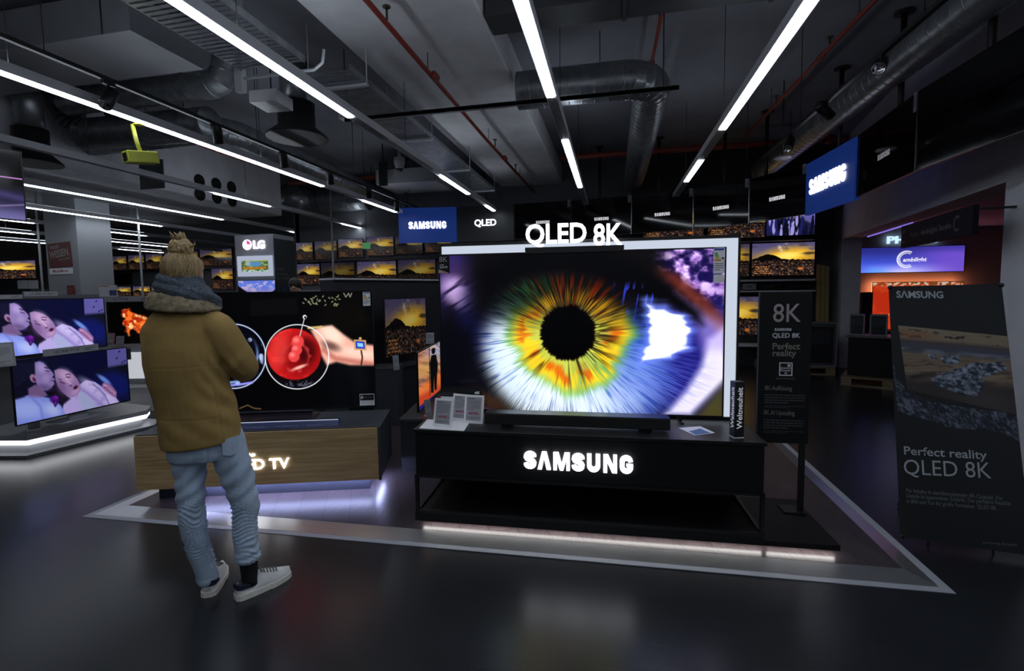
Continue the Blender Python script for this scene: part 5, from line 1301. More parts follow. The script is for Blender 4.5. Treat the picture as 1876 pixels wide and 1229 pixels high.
# ------------------------------------------------------------------ services under the ceiling
def rods(b, pts, z0, r=.005):
    for x, y in pts: b.tube([(x,y,z0),(x,y,CZ)], r, 6)
    return b
def tray(label, x0, x1, y0, y1, z):
    t = thing('cable_tray', label, 'cable tray', (x0,y0,z), 0, 'cable trays')
    b = MB(); Wd, L = x1-x0, y1-y0
    b.box(0,0,0,.012,L,.06).box(Wd-.012,0,0,Wd,L,.06).build('side_rail', galv, t)
    b = MB(); n = int(L/.055)
    for i in range(n): b.box(.012,i*.055,.0,Wd-.012,i*.055+.034,.006)
    b.build('slat', galv, t)
    yy = .3
    while yy < L:
        MB().box(-.02,yy-.02,-.03,Wd+.02,yy+.02,-.002).tube([(-.012,yy,-.02),(-.012,yy,CZ-z)], .005, 6).tube([(Wd+.012,yy,-.02),(Wd+.012,yy,CZ-z)], .005, 6).build('hanger', trunk_grey, t); yy += 1.8
    return t
tray('wide perforated cable tray above the nearest strip light left of the beam', -3.27, -2.62, -3, 3.93, 3.60)
tray('farther cable tray catching violet light above the strip light left of the beam', -3.02, -2.40, 4.3, 10.9, 3.67)
br = thing('tray_bracket','pale bracket bar at the end of the near cable tray','bracket',(-3.35,3.99,3.56))
MB().tube([(0,0,0),(.78,0,0),(.86,0,.05),(.88,0,.16)], .014, 10).build('bar', trunk_grey, br); MB().box(-.02,-.03,-.12,.06,.03,CZ-3.56).build('upright', trunk_grey, br)
def duct(label, path, r, rib=.14, hang=True):
    """spiral duct along a polyline of points, elbows are given as closely spaced points"""
    t = thing('spiral_duct', label, 'air duct', path[0], 0, None); o = Vector(path[0]); P = [Vector(p)-o for p in path]
    pts = []; rs = []
    for a, c in zip(P, P[1:]):
        L = (c-a).length; n = max(1,int(L/rib))
        for i in range(n):
            s = i/n; q = a.lerp(c,s); e = (c-a).normalized()*.006
            f = e*.7; pts += [q, q+f, q+2*f, q+3*f, q+5*f]; rs += [r, r, r*1.022, r, r]
    pts.append(P[-1]); rs.append(r)
    MB().tube(pts, rs, 28).build('duct', galv, t)
    if hang:
        for a, c in zip(P, P[1:]):
            if (c-a).length < .6: continue
            for s in (.2,.8):
                q = a.lerp(c,s); MB().tube([q+Vector((0,0,r-.004)),q+Vector((0,0,CZ-o.z-q.z))], .005, 6).build('hanger', satin_black, t)
    return t
def bend(c, r, a0, a1, z, n=7): return [(c[0]+r*math.cos(R(a0+(a1-a0)*i/n)), c[1]+r*math.sin(R(a0+(a1-a0)*i/n)), z) for i in range(n+1)]
duct('spiral duct bending to run away from the viewer, right of the pale beam', [(-1.05,5.62,3.85)]+bend((.09,5.96),.34,-90,0,3.85)+[(.44,11.1,3.85)], .20)
duct('spiral duct crossing behind the yellow camera and bending away above the spotlight track', [(-7.9,5.75,3.80),(-5.45,5.72,3.80)]+bend((-5.45,6.07),.35,-90,0,3.80)+[(-5.28,11.2,3.80)], .18)
duct('spiral duct crossing below the near cable tray end', [(-6.7,4.98,4.02),(-4.55,4.98,4.02),(-4.44,4.98,4.05),(-4.36,4.98,4.14),(-4.33,4.98,4.25),(-4.33,4.98,4.39)], .15)
duct('dark bent spiral duct at the left edge above the strip light', [(-4.9,5.32,3.72),(-6.85,5.32,3.74),(-6.97,5.32,3.77),(-7.07,5.32,3.84),(-7.14,5.32,3.94),(-7.16,5.32,4.06),(-7.16,5.32,4.39)], .20)
duct('thick bent spiral duct far behind the second spotlight row', [(-5.75,11.0,3.88)]+bend((-7.1,10.6),.42,90,180,3.88)+[(-7.52,10.35,3.88)], .30)
q0 = at(1700,75,z=3.80)
duct('dim spiral duct above the right spotlight track', [(q0.x,2.2,3.80),(q0.x,10.5,3.80)], .17)
def diffuser(label, c, r):
    t = thing('air_diffuser', label, 'air diffuser', c, 0, 'round air diffusers')
    MB().lathe([(r*.98,0),(r,.0),(r,.02),(r*.66,.12),(r*.60,.14),(r*.60,.42),(r*.55,.42),(r*.55,.14),(r*.60,.10),(r*.9,.02)], seg=36).build('housing', mat('dark_diffuser',(.035,.035,.04),.5,.3), t)
    b = MB()
    for i in range(16):
        a = i*PI/8; ca, sa = math.cos(a), math.sin(a); ca2, sa2 = math.cos(a+.22), math.sin(a+.22)
        b.face([(ca*r*.12,sa*r*.12,.05),(ca*r*.6,sa*r*.6,.04),(ca2*r*.6,sa2*r*.6,.09),(ca2*r*.12,sa2*r*.12,.08)])
    b.lathe([(0,.03),(r*.13,.03),(r*.13,.10),(0,.10)], seg=16).build('blade', satin_black, t)
    MB().tube([(0,0,.40),(0,0,CZ-c[2])], r*.5, 16).build('neck', galv, t)
    return t
diffuser('round dark air diffuser between the near cable tray and the spotlight track', (-3.80,5.48,3.50), .36)
diffuser('round dark air diffuser far left above the violet hanging television', at(60,300,z=3.25), .30)
def pipe(label, path, r=.022, upr=()):
    t = thing('sprinkler_pipe', label, 'pipe', path[0], 0, 'red sprinkler pipes'); o = Vector(path[0]); P = [Vector(p)-o for p in path]
    b = MB().tube(P, r, 12); L = (P[-1]-P[0]).length; e = (P[-1]-P[0]).normalized(); k = 1.4
    b.build('pipe', red_pipe, t); b = MB()
    while k < L: b.tube([e*(k-.05),e*(k+.05)], r*1.55, 12); k += 3.3
    b.build('coupling', red_pipe, t); b = MB()
    b = MB()
    b.bm.free()
    for k in upr: MB().tube([e*k,e*k+Vector((0,0,.10))], .010, 8).tube([e*k+Vector((0,0,.10)),e*k+Vector((0,0,.108))], .034, 12).build('sprinkler_head', mat('brass_dark',(.10,.09,.06),.4,.6), t)
    k = .6
    while k < L: MB().tube([e*k,e*k+Vector((0,0,CZ-o.z-(.41 if o.x > -2.5 and o.x < -1.2 and o.z < 4 else 0)))], .004, 6).build('hanger', satin_black, t); k += 2.4
pipe('red sprinkler pipe running under the pale concrete beam', [(-1.88,-3,3.84),(-1.84,7.1,3.84),(-1.76,12,3.84)], .024, (6.9,10.6,12.2,13.9))
pipe('red sprinkler pipe running away above the right spotlight track', [(2.26,4.75,4.1),(2.16,9.0,4.1)], .022, (1.2,2.8))
pipe('red pipe crossing behind the black ceiling poles', [(-1.0,9.74,4.16),(4.0,9.77,4.16)], .055)
pipe('short red pipe meeting the bent duct right of the beam', [(.46,4.75,4.22),(.44,6.6,4.22)], .020)
pipe('red pipe running away left of the spotlight track', [(-6.75,5.5,4.07),(-6.65,9.85,4.07)], .02, (2.2,))
pipe('red pipe crossing toward the pierced beam on the left', [(-7.3,10.1,4.12),(-5.0,10.1,4.12)], .055)
pr = thing('perforated_rail','long perforated steel rail crossing under the pale beam','rail',(-3.05,5.30,3.58))
MB().box(0,0,0,3.70,.04,.042).box(0,0,-.004,3.70,.004,.046).build('rail', galv, pr)
b = MB()
for i in range(72):
    for j in (0,1): x = .04+i*.05+.025*j; z = .012+.02*j; b.face([(x-.010,-.0012,z-.004),(x+.010,-.0012,z-.004),(x+.010,-.0012,z+.004),(x-.010,-.0012,z+.004)])
b.build('slot', hole, pr)
for x in (.012,3.55): MB().tube([(x,.02,.04),(x,.02,CZ-3.58)], .006, 8).build('rod', satin_black, pr)
rd = thing('rectangular_duct','dark rectangular duct crossing at the top, right of the pale beam','air duct',(-1.10,4.33,4.0))
MB().box(0,0,0,7.0,.34,.30,bev=.005).build('duct', mat('dark_duct_sheet',(.085,.088,.095),.5,.5,noise=(3,.2)), rd)
b = MB()
for i in range(1,6): b.box(i*1.2-.02,-.012,-.012,i*1.2+.02,.352,.30)
b.build('flange', mat('dark_duct_sheet',(.085,.088,.095),.5,.5), rd); b = MB()
b.bm.free()
for i in range(1,6): MB().tube([(i*1.2,.17,.29),(i*1.2,.17,.4)], .006, 6).build('hanger', satin_black, rd)
rd = thing('rectangular_duct','broad flat metal duct at the upper left reflecting coloured screens','air duct',(-7.1,3.70,3.95))
MB().box(0,0,0,2.9,.80,.36,bev=.006).build('duct', mat('flat_duct_sheet',(.42,.43,.46),.38,.35,noise=(2,.12)), rd)
for x in (.3,2.6):
    for y in (-.007,.807): MB().tube([(x,y,.0),(x,y,.45)], .006, 6).build('hanger', satin_black, rd)

# black spotlight tracks
def track(label, x, y0, y1, z, spots):
    t = thing('spot_track', label, 'lighting track', (x,y0,z), 0, 'black spotlight tracks')
    MB().box(-.018,0,0,.018,y1-y0,.032).build('rail', satin_black, t); yy = .5
    while yy < y1-y0: MB().tube([(0,yy,.03),(0,yy,CZ-z)], .004, 6).build('cable', satin_black, t); yy += 2.2
    for k, (px,py,lab,ax,az) in enumerate(spots):
        p = at(px,py,x=x); s = thing('spotlight', lab, 'spotlight', (x,p.y,z), 0, 'black track spotlights')
        h = max(.05, z-p.z); MB().box(-.016,-.05,-.03,.016,.05,-.0005).tube([(0,0,-.03),(0,0,-h+.02)], .009, 8).build('arm', satin_black, s)
        M = Matrix.Translation((0,0,-h)) @ Matrix.Rotation(R(az),4,'Z') @ Matrix.Rotation(R(ax),4,'X')
        MB().lathe([(0,.10),(.044,.095),(.050,.08),(.050,-.10),(.046,-.10),(.040,-.07),(0,-.065)], seg=20, M=M).build('head', satin_black, s)
        MB().lathe([(0,-.072),(.038,-.074),(.046,-.101),(.043,-.101),(.036,-.080),(0,-.076)], seg=20, M=M).build('reflector', mat('spot_reflector',(.7,.7,.72),.15,1.0), s)
track('black spotlight track left of the near cable tray', -4.07, -2, 11.0, 3.36, [(200,180,'black spotlight nearest on the left track, facing the viewer',-38,20),(398,245,'black spotlight second on the left track',20,15),(520,292,'black spotlight third on the left track, above the yellow camera end',20,15),(605,325,'black spotlight fourth on the left track',18,15),(676,352,'black spotlight fifth on the left track',18,15),(727,377,'black spotlight sixth on the left track, over the blue sign',18,15)])
track('black spotlight track on the right above the hanging row', 2.02, -1, 9.6, 3.36, [(1612,118,'black spotlight nearest on the right track',55,150),(1510,198,'black spotlight second on the right track, facing left',60,-60),(1446,264,'black spotlight third on the right track',45,150)])

# small devices
p = at(262,290,x=-4.30); ym = thing('yellow_camera','yellow-green camera box on a bent arm hanging from the strip light rail','camera',(-4.30,p.y-.02,3.187))
yel = mat('yellow_green_paint',(.42,.44,.04),.45); h = 3.187-p.z
MB().box(-.035,-.03,-.012,.035,.03,0).tube([(-.05,-.02,-.01),(-.03,-.01,-h*.5),(0,0,-h+.05)], .018, 10).build('arm', yel, ym)
fx = (-.50*RT-.82*FW-.22*UP).normalized(); fz = (Vector((0,0,1))-fx*fx.z).normalized(); fy = fz.cross(fx)
M = Matrix.Translation((0,0,-h)) @ Matrix((fx,fy,fz)).transposed().to_4x4()
MB().box(-.13,-.060,-.055,.13,.060,.055,M=M,bev=.010).build('housing', yel, ym); MB().box(.1295,-.038,-.036,.1315,.038,.036,M=M).build('lens_window', black, ym)
t = thing('junction_box','white box under the ceiling near the near cable tray end','box',at(498,196,z=3.66),R(4)); MB().box(-.16,-.16,0,.16,.16,.13,bev=.006).build('body', white_plastic, t); MB().tube([(0,0,.12),(0,0,CZ-3.66)],.008,8).build('hanger', satin_black, t)
t = thing('junction_box','small pale box above the near round air diffuser','box',(-3.55,6.25,3.95)); MB().box(-.09,-.09,0,.09,.09,.14,bev=.01).build('body', white_plastic, t); MB().tube([(0,0,.12),(0,0,CZ-3.95)],.008,8).build('hanger', satin_black, t)
t = thing('ceiling_unit','broad pale ceiling unit with violet light on its underside','air unit',(-4.55,9.0,3.70)); MB().box(0,0,0,1.25,1.0,.28,bev=.01).build('body', mat('unit_grey',(.30,.31,.33),.5), t); MB().tube([(.6,.5,.25),(.6,.5,CZ-3.70)],.012,8).build('hanger', satin_black, t)
t = thing('dome_camera','pale dome camera in front of the ceiling unit','camera',at(732,300,y=8.7)); MB().lathe([(0,-.13),(.05,-.12),(.085,-.07),(.09,-.02),(.105,0),(.10,.10),(.03,.14),(.03,CZ-t.location.z),(0,CZ-t.location.z)], seg=24).build('body', mat('dome_grey',(.35,.36,.38),.4), t); MB().lathe([(0,-.155),(.045,-.14),(.07,-.10),(.06,-.08),(0,-.08)], seg=20).build('dome', black, t)
t = thing('speaker_panel','dark square panel hanging beside the dome camera','speaker',at(708,318,y=8.75)); MB().box(-.16,0,-.22,.0,.05,.24,bev=.005).build('body', satin_black, t); MB().tube([(-.08,.025,.23),(-.08,.025,CZ-t.location.z)],.012,8).build('hanger', satin_black, t)
t = thing('access_point','white disc shaped wireless box hanging near the third black ceiling pole from the right','wireless box',at(1433,292,y=7.55)); MB().lathe([(0,0),(.10,.004),(.115,.018),(.10,.036),(0,.04)], seg=28).build('disc', mat('dim_white_plastic',(.6,.6,.64),.4), t); MB().tube([(0,0,.03),(0,0,CZ-t.location.z)],.008,8).build('rod', satin_black, t)
t = thing('hanging_board','grey panel hanging below the yellow camera in front of the pierced beam','panel',at(277,320,y=6.3)); MB().box(-.22,0,-.21,.22,.02,.22).build('board', mat('panel_grey',(.10,.10,.11),.6), t); MB().tube([(0,.01,.2),(0,.01,CZ-t.location.z)],.006,8).build('rod', satin_black, t)
t = thing('exit_sign','small green lit exit sign between the sunset televisions','sign',at(671,450,y=10.4)); MB().box(-.09,0,-.07,.09,.02,.07).build('board', glow('exit_green',(.10,.42,.16),.45), t); MB().tube([(0,.01,.06),(0,.01,CZ-t.location.z)],.005,8).build('rod', satin_black, t)
# ------------------------------------------------------------------ the man with the suede coat
def ring(cx, cy, z, rx, ry, yaw=0.0, n=28, tilt=0.0, tilty=0.0, pw=2.0):
    c, s = math.cos(yaw), math.sin(yaw); out = []
    for k in range(n):
        a = 2*PI*k/n; ca, sa = math.cos(a), math.sin(a)
        u = rx*math.copysign(abs(ca)**(2/pw), ca); v = ry*math.copysign(abs(sa)**(2/pw), sa)
        out.append(Vector((cx+u*c-v*s, cy+u*s+v*c, z+tilt*(u*c-v*s)+tilty*(u*s+v*c))))
    return out
def soft(name, b, m, parent, voxel=.009, smooth=6, disp=None):
    """joins overlapping lofts of one MB into one continuous surface; disp(co, no) moves each vertex"""
    me = b.me(name); o = bpy.data.objects.new(name, me); COL.objects.link(o)
    md = o.modifiers.new('remesh', 'REMESH'); md.mode = 'VOXEL'; md.voxel_size = voxel
    md = o.modifiers.new('smooth', 'SMOOTH'); md.iterations = smooth; md.factor = .5
    dg = bpy.context.evaluated_depsgraph_get(); dg.update()
    m2 = bpy.data.meshes.new_from_object(o.evaluated_get(dg)); bpy.data.objects.remove(o); m2.name = name
    if disp:
        n = len(m2.vertices); co = np.empty(n*3); no = np.empty(n*3); m2.vertices.foreach_get('co', co); m2.vertices.foreach_get('normal', no)
        co = co.reshape(-1,3); no = no.reshape(-1,3); m2.vertices.foreach_set('co', (co+no*disp(co)[:,None]).reshape(-1)); m2.update()
    for p in m2.polygons: p.use_smooth = True
    m2.materials.clear(); m2.materials.append(m)
    return link(name, m2, None, parent)
def n3(co, f, s=0): return vn(co[:,0]*f+co[:,2]*f*.37, co[:,2]*f+co[:,1]*f*.61, s)

MY = R(43); man = thing('person', 'person with a hair bun in a brown suede coat and light jeans seen from behind', 'person', (-2.0,2.15,0), MY)
skin = mat('skin', (.48,.29,.20), .5, noise=(30,.08))
suede = mat('brown_suede', (.340,.218,.068), .85, noise=(7,.16), bump=(220,.15))
fur = mat('fur_lining', (.29,.235,.15), .95, noise=(45,.4), bump=(260,.8))
denim = mat('light_denim', (.46,.58,.74), .85, noise=(10,.15), bump=(420,.25))
wool = mat('grey_wool_scarf', (.085,.105,.135), .95, noise=(140,.75), bump=(240,.7))
hair_m = mat('blond_hair', (.36,.25,.115), .5, noise=(30,.4))
sock_m = mat('black_sock', (.006,.006,.007), .9)
shoe_m = mat('white_leather', (.78,.79,.79), .5, noise=(20,.10)); sole_m = mat('off_white_rubber', (.78,.76,.68), .6, noise=(16,.12))
navy_m = mat('navy_heel_tab', (.015,.018,.045), .6); lace_m = mat('grey_laces', (.20,.19,.175), .8)
T = R(-30)     # the trunk is turned to the right
# body: one continuous surface under the clothes
b = MB()
HC = Vector((-.137,.012,1.712)); HY = R(-38)
hr = []
for z, rx, ry, oy in ((-.125,.035,.04,.035),(-.115,.052,.06,.028),(-.085,.062,.078,.018),(-.045,.070,.090,.006),(0,.074,.096,0),(.04,.072,.094,-.002),(.07,.060,.080,-.002),(.092,.036,.050,0),(.099,.010,.016,0)):
    hr.append(ring(HC.x-math.sin(HY)*oy, HC.y+math.cos(HY)*oy, HC.z+z, rx, ry, HY, 20))
b.loft(hr)
def hp(x,y,z):      # head local: x right, y forward
    c, s = math.cos(HY), math.sin(HY); return Vector((HC.x+x*c-y*s, HC.y+x*s+y*c, HC.z+z))
b.tube([hp(0,.088,.015),hp(0,.108,-.020),hp(0,.114,-.036),hp(0,.092,-.045)], [.008,.012,.014,.008], 10)       # nose
b.tube([hp(-.022,.082,-.068),hp(0,.094,-.066),hp(.022,.082,-.068)], [.006,.009,.006], 8)                       # lips
b.tube([hp(-.04,.086,.022),hp(0,.094,.022),hp(.04,.086,.022)], [.007,.009,.007], 8)                           # brow
b.tube([hp(0,.068,-.108),hp(0,.082,-.100)], [.022,.014], 10)                                                   # chin
for s in (-1,1): b.tube([hp(s*.073,-.012,-.045),hp(s*.082,-.016,-.015),hp(s*.084,-.02,.008),hp(s*.074,-.012,.02)], [.008,.012,.014,.008], 8, flat=.6)
b.loft([ring(-.140,.018,z,r_,r_*1.05,T,18) for z, r_ in ((1.46,.075),(1.52,.058),(1.58,.054),(1.64,.056),(1.68,.058))])
b.loft([ring(cx,0,z,rx,ry,T,24) for z,cx,rx,ry in ((.82,-.09,.155,.10),(.92,-.105,.155,.105),(1.05,-.125,.15,.10),(1.2,-.15,.155,.105),(1.35,-.155,.16,.105),(1.44,-.15,.15,.09),(1.50,-.145,.09,.07))])
SR, ER, WR, HR = Vector((-.02,-.065,1.43)), Vector((.092,-.05,1.225)), Vector((.055,.19,1.20)), Vector((.01,.25,1.215))
SL_, EL, WL, HL = Vector((-.27,.06,1.43)), Vector((-.265,.13,1.20)), Vector((-.12,.25,1.17)), Vector((-.07,.27,1.18))
for S, E_, W_ in ((SR,ER,WR),(SL_,EL,WL)): b.tube([S,S.lerp(E_,.5),E_,E_.lerp(W_,.5),W_], [.055,.05,.042,.040,.030], 14)
def hand(Wp, d, up, side):
    d = d.normalized(); sd = d.cross(up).normalized()*side; up = sd.cross(d).normalized()*side
    b.tube([Wp, Wp+d*.03, Wp+d*.075], [.028,.036,.034], 12, flat=.5)
    for i, L in enumerate((.066,.075,.070,.056)):
        k = Wp+d*.072+sd*(.027-.018*i); b.tube([k, k+d*L*.45+up*(-.006), k+d*L*.75+up*(-.022), k+d*L*.88+up*(-.040)], [.0095,.009,.0085,.007], 8)
    k = Wp+d*.022+sd*.03; b.tube([k, k+sd*.028+d*.022-up*.006, k+sd*.034+d*.050-up*.016], [.012,.0105,.008], 8)
hand(WR, Vector((-.45,.55,.1)), Vector((0,0,1)), 1); hand(WL, Vector((.75,.25,.1)), Vector((0,0,1)), -1)
LEGL = [(.84,-.165,.03,.075,.085),(.66,-.165,.03,.058,.068),(.50,-.166,.02,.050,.058),(.40,-.160,.022,.046,.055),(.25,-.144,.038,.040,.046),(.10,-.118,.055,.032,.038),(.03,-.112,.07,.033,.045)]
LEGR = [(.84,-.01,-.03,.078,.085),(.66,.04,-.035,.066,.068),(.52,.068,-.035,.056,.058),(.42,.076,-.04,.050,.055),(.30,.069,-.05,.044,.048),(.18,.077,-.062,.036,.040),(.05,.085,-.066,.034,.042)]
for LG_ in (LEGL, LEGR): b.loft([ring(x,y,z,rx,ry,0,18) for z,x,y,rx,ry in LG_])
soft('body', b, skin, man, .0075, 3)

# jeans
b = MB()
b.loft([ring(cx,cy,z,rx,ry,yw,30) for z,cx,cy,rx,ry,yw in ((.97,-.10,0,.165,.125,T),(.90,-.092,0,.178,.135,T),(.84,-.083,0,.184,.138,R(-20)),(.79,-.080,0,.184,.132,R(-12)),(.755,-.082,0,.175,.118,R(-8)))])
JL = [(.82,-.160,.03,.098,.112),(.74,-.163,.03,.082,.100),(.66,-.164,.03,.072,.086),(.53,-.168,.02,.065,.076),(.43,-.167,.02,.064,.073),(.34,-.158,.026,.061,.070),(.25,-.146,.038,.059,.068),(.15,-.124,.052,.055,.066),(.10,-.117,.058,.052,.066),(.058,-.115,.062,.050,.068)]
JR = [(.82,-.005,-.03,.100,.112),(.74,.022,-.032,.088,.100),(.66,.042,-.035,.083,.088),(.55,.064,-.035,.074,.078),(.456,.080,-.038,.070,.074),(.40,.071,-.042,.063,.070),(.32,.069,-.05,.063,.068),(.25,.072,-.056,.060,.066),(.20,.076,-.060,.057,.064),(.172,.077,-.062,.054,.062)]
for LG_ in (JL, JR): b.loft([ring(x,y,z,rx,ry,0,26) for z,x,y,rx,ry in LG_])
def jeans_disp(co):
    x, y, z = co[:,0], co[:,1], co[:,2]; right = x > -.045
    slack = np.clip((.62-z)/.15,0,1)*np.clip((z-.05)/.06,0,1)
    ph = z*165+3.2*np.sin(x*26+y*20)+np.where(right,2.0,0)+16*n3(co,8,3)
    w_ = np.sin(ph); d = .0058*(1-2*np.sqrt(np.abs(w_)))*slack*np.clip(2.4*n3(co,10,5)-.55,0,1.3)*1.2
    d += .006*(n3(co,11,8)-.5)*np.clip((z-.5)/.1,0,1)
    d += .004*np.sin((z-.7*x)*70+4*n3(co,6,2))*np.clip((.80-z)/.1,0,1)*np.clip((z-.45)/.1,0,1)
    hemL = np.where(right, np.abs(z-.196), np.abs(z-.082)); d += np.where(right,.009,.004)*np.exp(-(hemL/.012)**2)+np.where(right,.007*np.exp(-((z-.232-.25*(x-.075))/.012)**2),0)
    d -= .004*np.exp(-((x+.083)/.006)**2)*(z > .73)*(y < 0)
    return d
jn = soft('jeans', b, denim, man, .0065, 6, jeans_disp)
# back pocket and belt loop with stitching
pk_ = MB()
for (cx_,) in ((.01,),):
    pts = [(-.015,.868),(.062,.880),(.058,.80),(.022,.782),(-.012,.795)]
    pk_.solid([(px_,-.152+.28*(px_-.0)**2*6,pz_) for px_,pz_ in pts],[(px_,-.146+.28*(px_-.0)**2*6,pz_) for px_,pz_ in pts])
pk_.build('back_pocket', denim, jn)

# coat with both sleeves, one surface
b = MB()
CR = [(.838,-.103,.0,.193,.148,.10),(.850,-.103,.0,.194,.149,.10),(.92,-.108,0,.194,.148,.08),(.99,-.112,0,.193,.146,.05),(1.09,-.127,0,.191,.142,.02),(1.16,-.146,0,.189,.139,0),(1.25,-.157,0,.191,.139,0),(1.34,-.158,0,.191,.137,0),(1.42,-.155,0,.186,.130,0),(1.48,-.150,0,.165,.115,0),(1.525,-.147,0,.125,.100,0),(1.56,-.144,.005,.085,.085,0)]
b.loft([ring(cx,cy,z,rx,ry,T,34,tilt=tl_) for z,cx,cy,rx,ry,tl_ in CR])
def smooth_path(P, rs, n=5):
    Q = []; S = []
    for i in range(len(P)-1):
        p0, p1, p2, p3 = P[max(i-1,0)], P[i], P[i+1], P[min(i+2,len(P)-1)]
        for k in range(n):
            t = k/n; Q.append(.5*((2*p1)+(p2-p0)*t+(2*p0-5*p1+4*p2-p3)*t*t+(3*p1-p0-3*p2+p3)*t**3)); S.append(rs[i]*(1-t)+rs[i+1]*t)
    Q.append(P[-1]); S.append(rs[-1]); return Q, S
q, s_ = smooth_path([Vector((-.085,-.045,1.465)),Vector((-.012,-.07,1.425)),Vector((.042,-.075,1.335)),Vector((.092,-.055,1.235)),Vector((.105,.04,1.195)),Vector((.082,.14,1.195)),Vector((.055,.20,1.205))],[.070,.088,.083,.078,.070,.062,.056]); b.tube(q, s_, 20)
q, s_ = smooth_path([Vector((-.21,.04,1.455)),Vector((-.262,.06,1.41)),Vector((-.268,.09,1.32)),Vector((-.268,.14,1.22)),Vector((-.22,.20,1.18)),Vector((-.13,.245,1.17))],[.068,.074,.070,.068,.062,.054]); b.tube(q, s_, 18)
def coat_disp(co):
    x, y, z = co[:,0], co[:,1], co[:,2]; back = y < .03
    d = .005*(n3(co,6,1)-.5)+.002*(n3(co,18,2)-.5)
    u = x+.02*np.sin(z*5)
    tx = (x > .0) & (z > 1.13)
    d -= .0018*np.exp(-((z-1.247-.02*(x+.15))/.0045)**2)*back*(x < .0)                       # yoke seam
    d -= .0017*np.exp(-((u+.055-.07*np.clip(1.2-z,0,.4))/.0045)**2)*back*(z < 1.50)           # right panel seam
    d -= .0017*np.exp(-((z-.985-.12*np.clip(x+.05,0,.2))/.0045)**2)*back                      # lower seam
    fold = np.sin((z*1.0+(x+.02)*1.5)*62)*np.exp(-((x-.0)/.07)**2-((z-1.20)/.10)**2); d += .007*fold*back
    d += .006*np.sin((z-x*.9)*48+3*n3(co,5,6))*np.exp(-((x-.075)/.06)**2-((z-1.27)/.07)**2)
    d += .007*np.sin((z+x*.6)*40+3*n3(co,6,9))*np.exp(-((x+.02)/.10)**2-((z-1.06)/.10)**2)*back
    d += .005*np.sin(z*38+2*x*20)*np.exp(-((z-.93)/.06)**2)*back*.7
    return d
coat = soft('coat', b, suede, man, .0055, 12, coat_disp)
b = MB(); b.loft([ring(-.146,.0,z,rx,ry,T,36,tilt=tl_,tilty=ty) for z,rx,ry,tl_,ty in ((1.572,.100,.100,-.16,.0),(1.588,.118,.114,-.24,.0),(1.584,.140,.132,-.22,.02),(1.562,.158,.145,-.15,.04),(1.543,.168,.150,-.08,.06),(1.530,.169,.151,-.04,.06),(1.522,.160,.145,-.04,.06),(1.524,.13,.12,-.04,.06),(1.55,.09,.09,0,0))])
soft('fur_collar', b, fur, coat, .0065, 3, lambda co: .008*(n3(co,30,4)-.5)+.005*(n3(co,90,5)-.5))
# scarf: two wraps and a hanging fold
b = MB()
def wrap(c, rx, ry, tr, tilt, tilty, ph=0, flat=1.0):
    P = [Vector((c[0]+rx*math.cos(2*PI*i/30+ph), c[1]+ry*math.sin(2*PI*i/30+ph), c[2]+tilt*rx*math.cos(2*PI*i/30+ph)+tilty*ry*math.sin(2*PI*i/30+ph)+.004*math.sin(6*PI*i/30))) for i in range(31)]
    b.tube(P, [tr*(1+.08*math.sin(i*.9)) for i in range(31)], 14)
wrap((-.134,.006,1.606),.094,.094,.041,-.40,.10); wrap((-.138,.01,1.640),.083,.085,.038,-.42,.05,.4); wrap((-.140,.012,1.676),.068,.074,.030,-.34,.0,.9)
q, s_ = smooth_path([Vector((-.085,-.085,1.612)),Vector((-.045,-.065,1.588)),Vector((-.018,-.02,1.562)),Vector((-.012,.03,1.540)),Vector((-.02,.09,1.50))],[.026,.034,.038,.035,.028]); b.tube(q, s_, 14)
soft('scarf', b, wool, man, .006, 5, lambda co: .003*(n3(co,60,7)-.5)+.0022*np.sin((co[:,2]+.40*co[:,0])*150+4*n3(co,9,2)))
# hair
b = MB()
HN = 44
def hair_ring(z, rx, ry, oy, amp=.004):
    out = []
    for k in range(HN):
        a = 2*PI*k/HN; g = 1+amp*12*(math.sin(a*9+z*40)+.6*math.sin(a*17+1))*.12
        x, y = rx*math.cos(a)*g, ry*math.sin(a)*g+oy; c, s = math.cos(HY), math.sin(HY); out.append(Vector((HC.x+x*c-y*s, HC.y+x*s+y*c, HC.z+z)))
    return out
b.loft([hair_ring(z,rx,ry,oy) for z,rx,ry,oy in ((-.062,.040,.030,-.060),(-.052,.064,.050,-.048),(-.030,.080,.076,-.028),(.0,.087,.094,-.014),(.03,.088,.101,-.008),(.058,.079,.094,-.008),(.080,.060,.074,-.012),(.096,.040,.05,-.018),(.104,.018,.022,-.02))])
hair = soft('hair', b, hair_m, man, .0055, 4, lambda co: .0010*np.sin(np.arctan2(co[:,1]-HC.y,co[:,0]-HC.x)*60+co[:,2]*20)+.0015*(n3(co,40,3)-.5))
BC = Vector((-.143,-.012,1.826)); b = MB(); rnd = random.Random(4)
b.lathe([(0,-.050),(.030,-.044),(.044,-.02),(.047,.005),(.040,.030),(.022,.044),(0,.048)], c=BC, seg=20)
for i in range(26):
    a0 = rnd.uniform(0,2*PI); el = rnd.uniform(-.7,.8); tw = rnd.uniform(-1.4,1.4); P = []
    for k in range(7):
        a = a0+tw*k/6*1.3; e = el+.35*math.sin(k*.9+i); r_ = .047+.004*math.sin(k+i)
        P.append(BC+Vector((r_*math.cos(a)*math.cos(e), r_*math.sin(a)*math.cos(e), r_*math.sin(e)*.95)))
    b.tube(P, [.004,.007,.008,.008,.008,.007,.003], 6)
soft('hair_bun', b, hair_m, hair, .0045, 2)
b = MB()
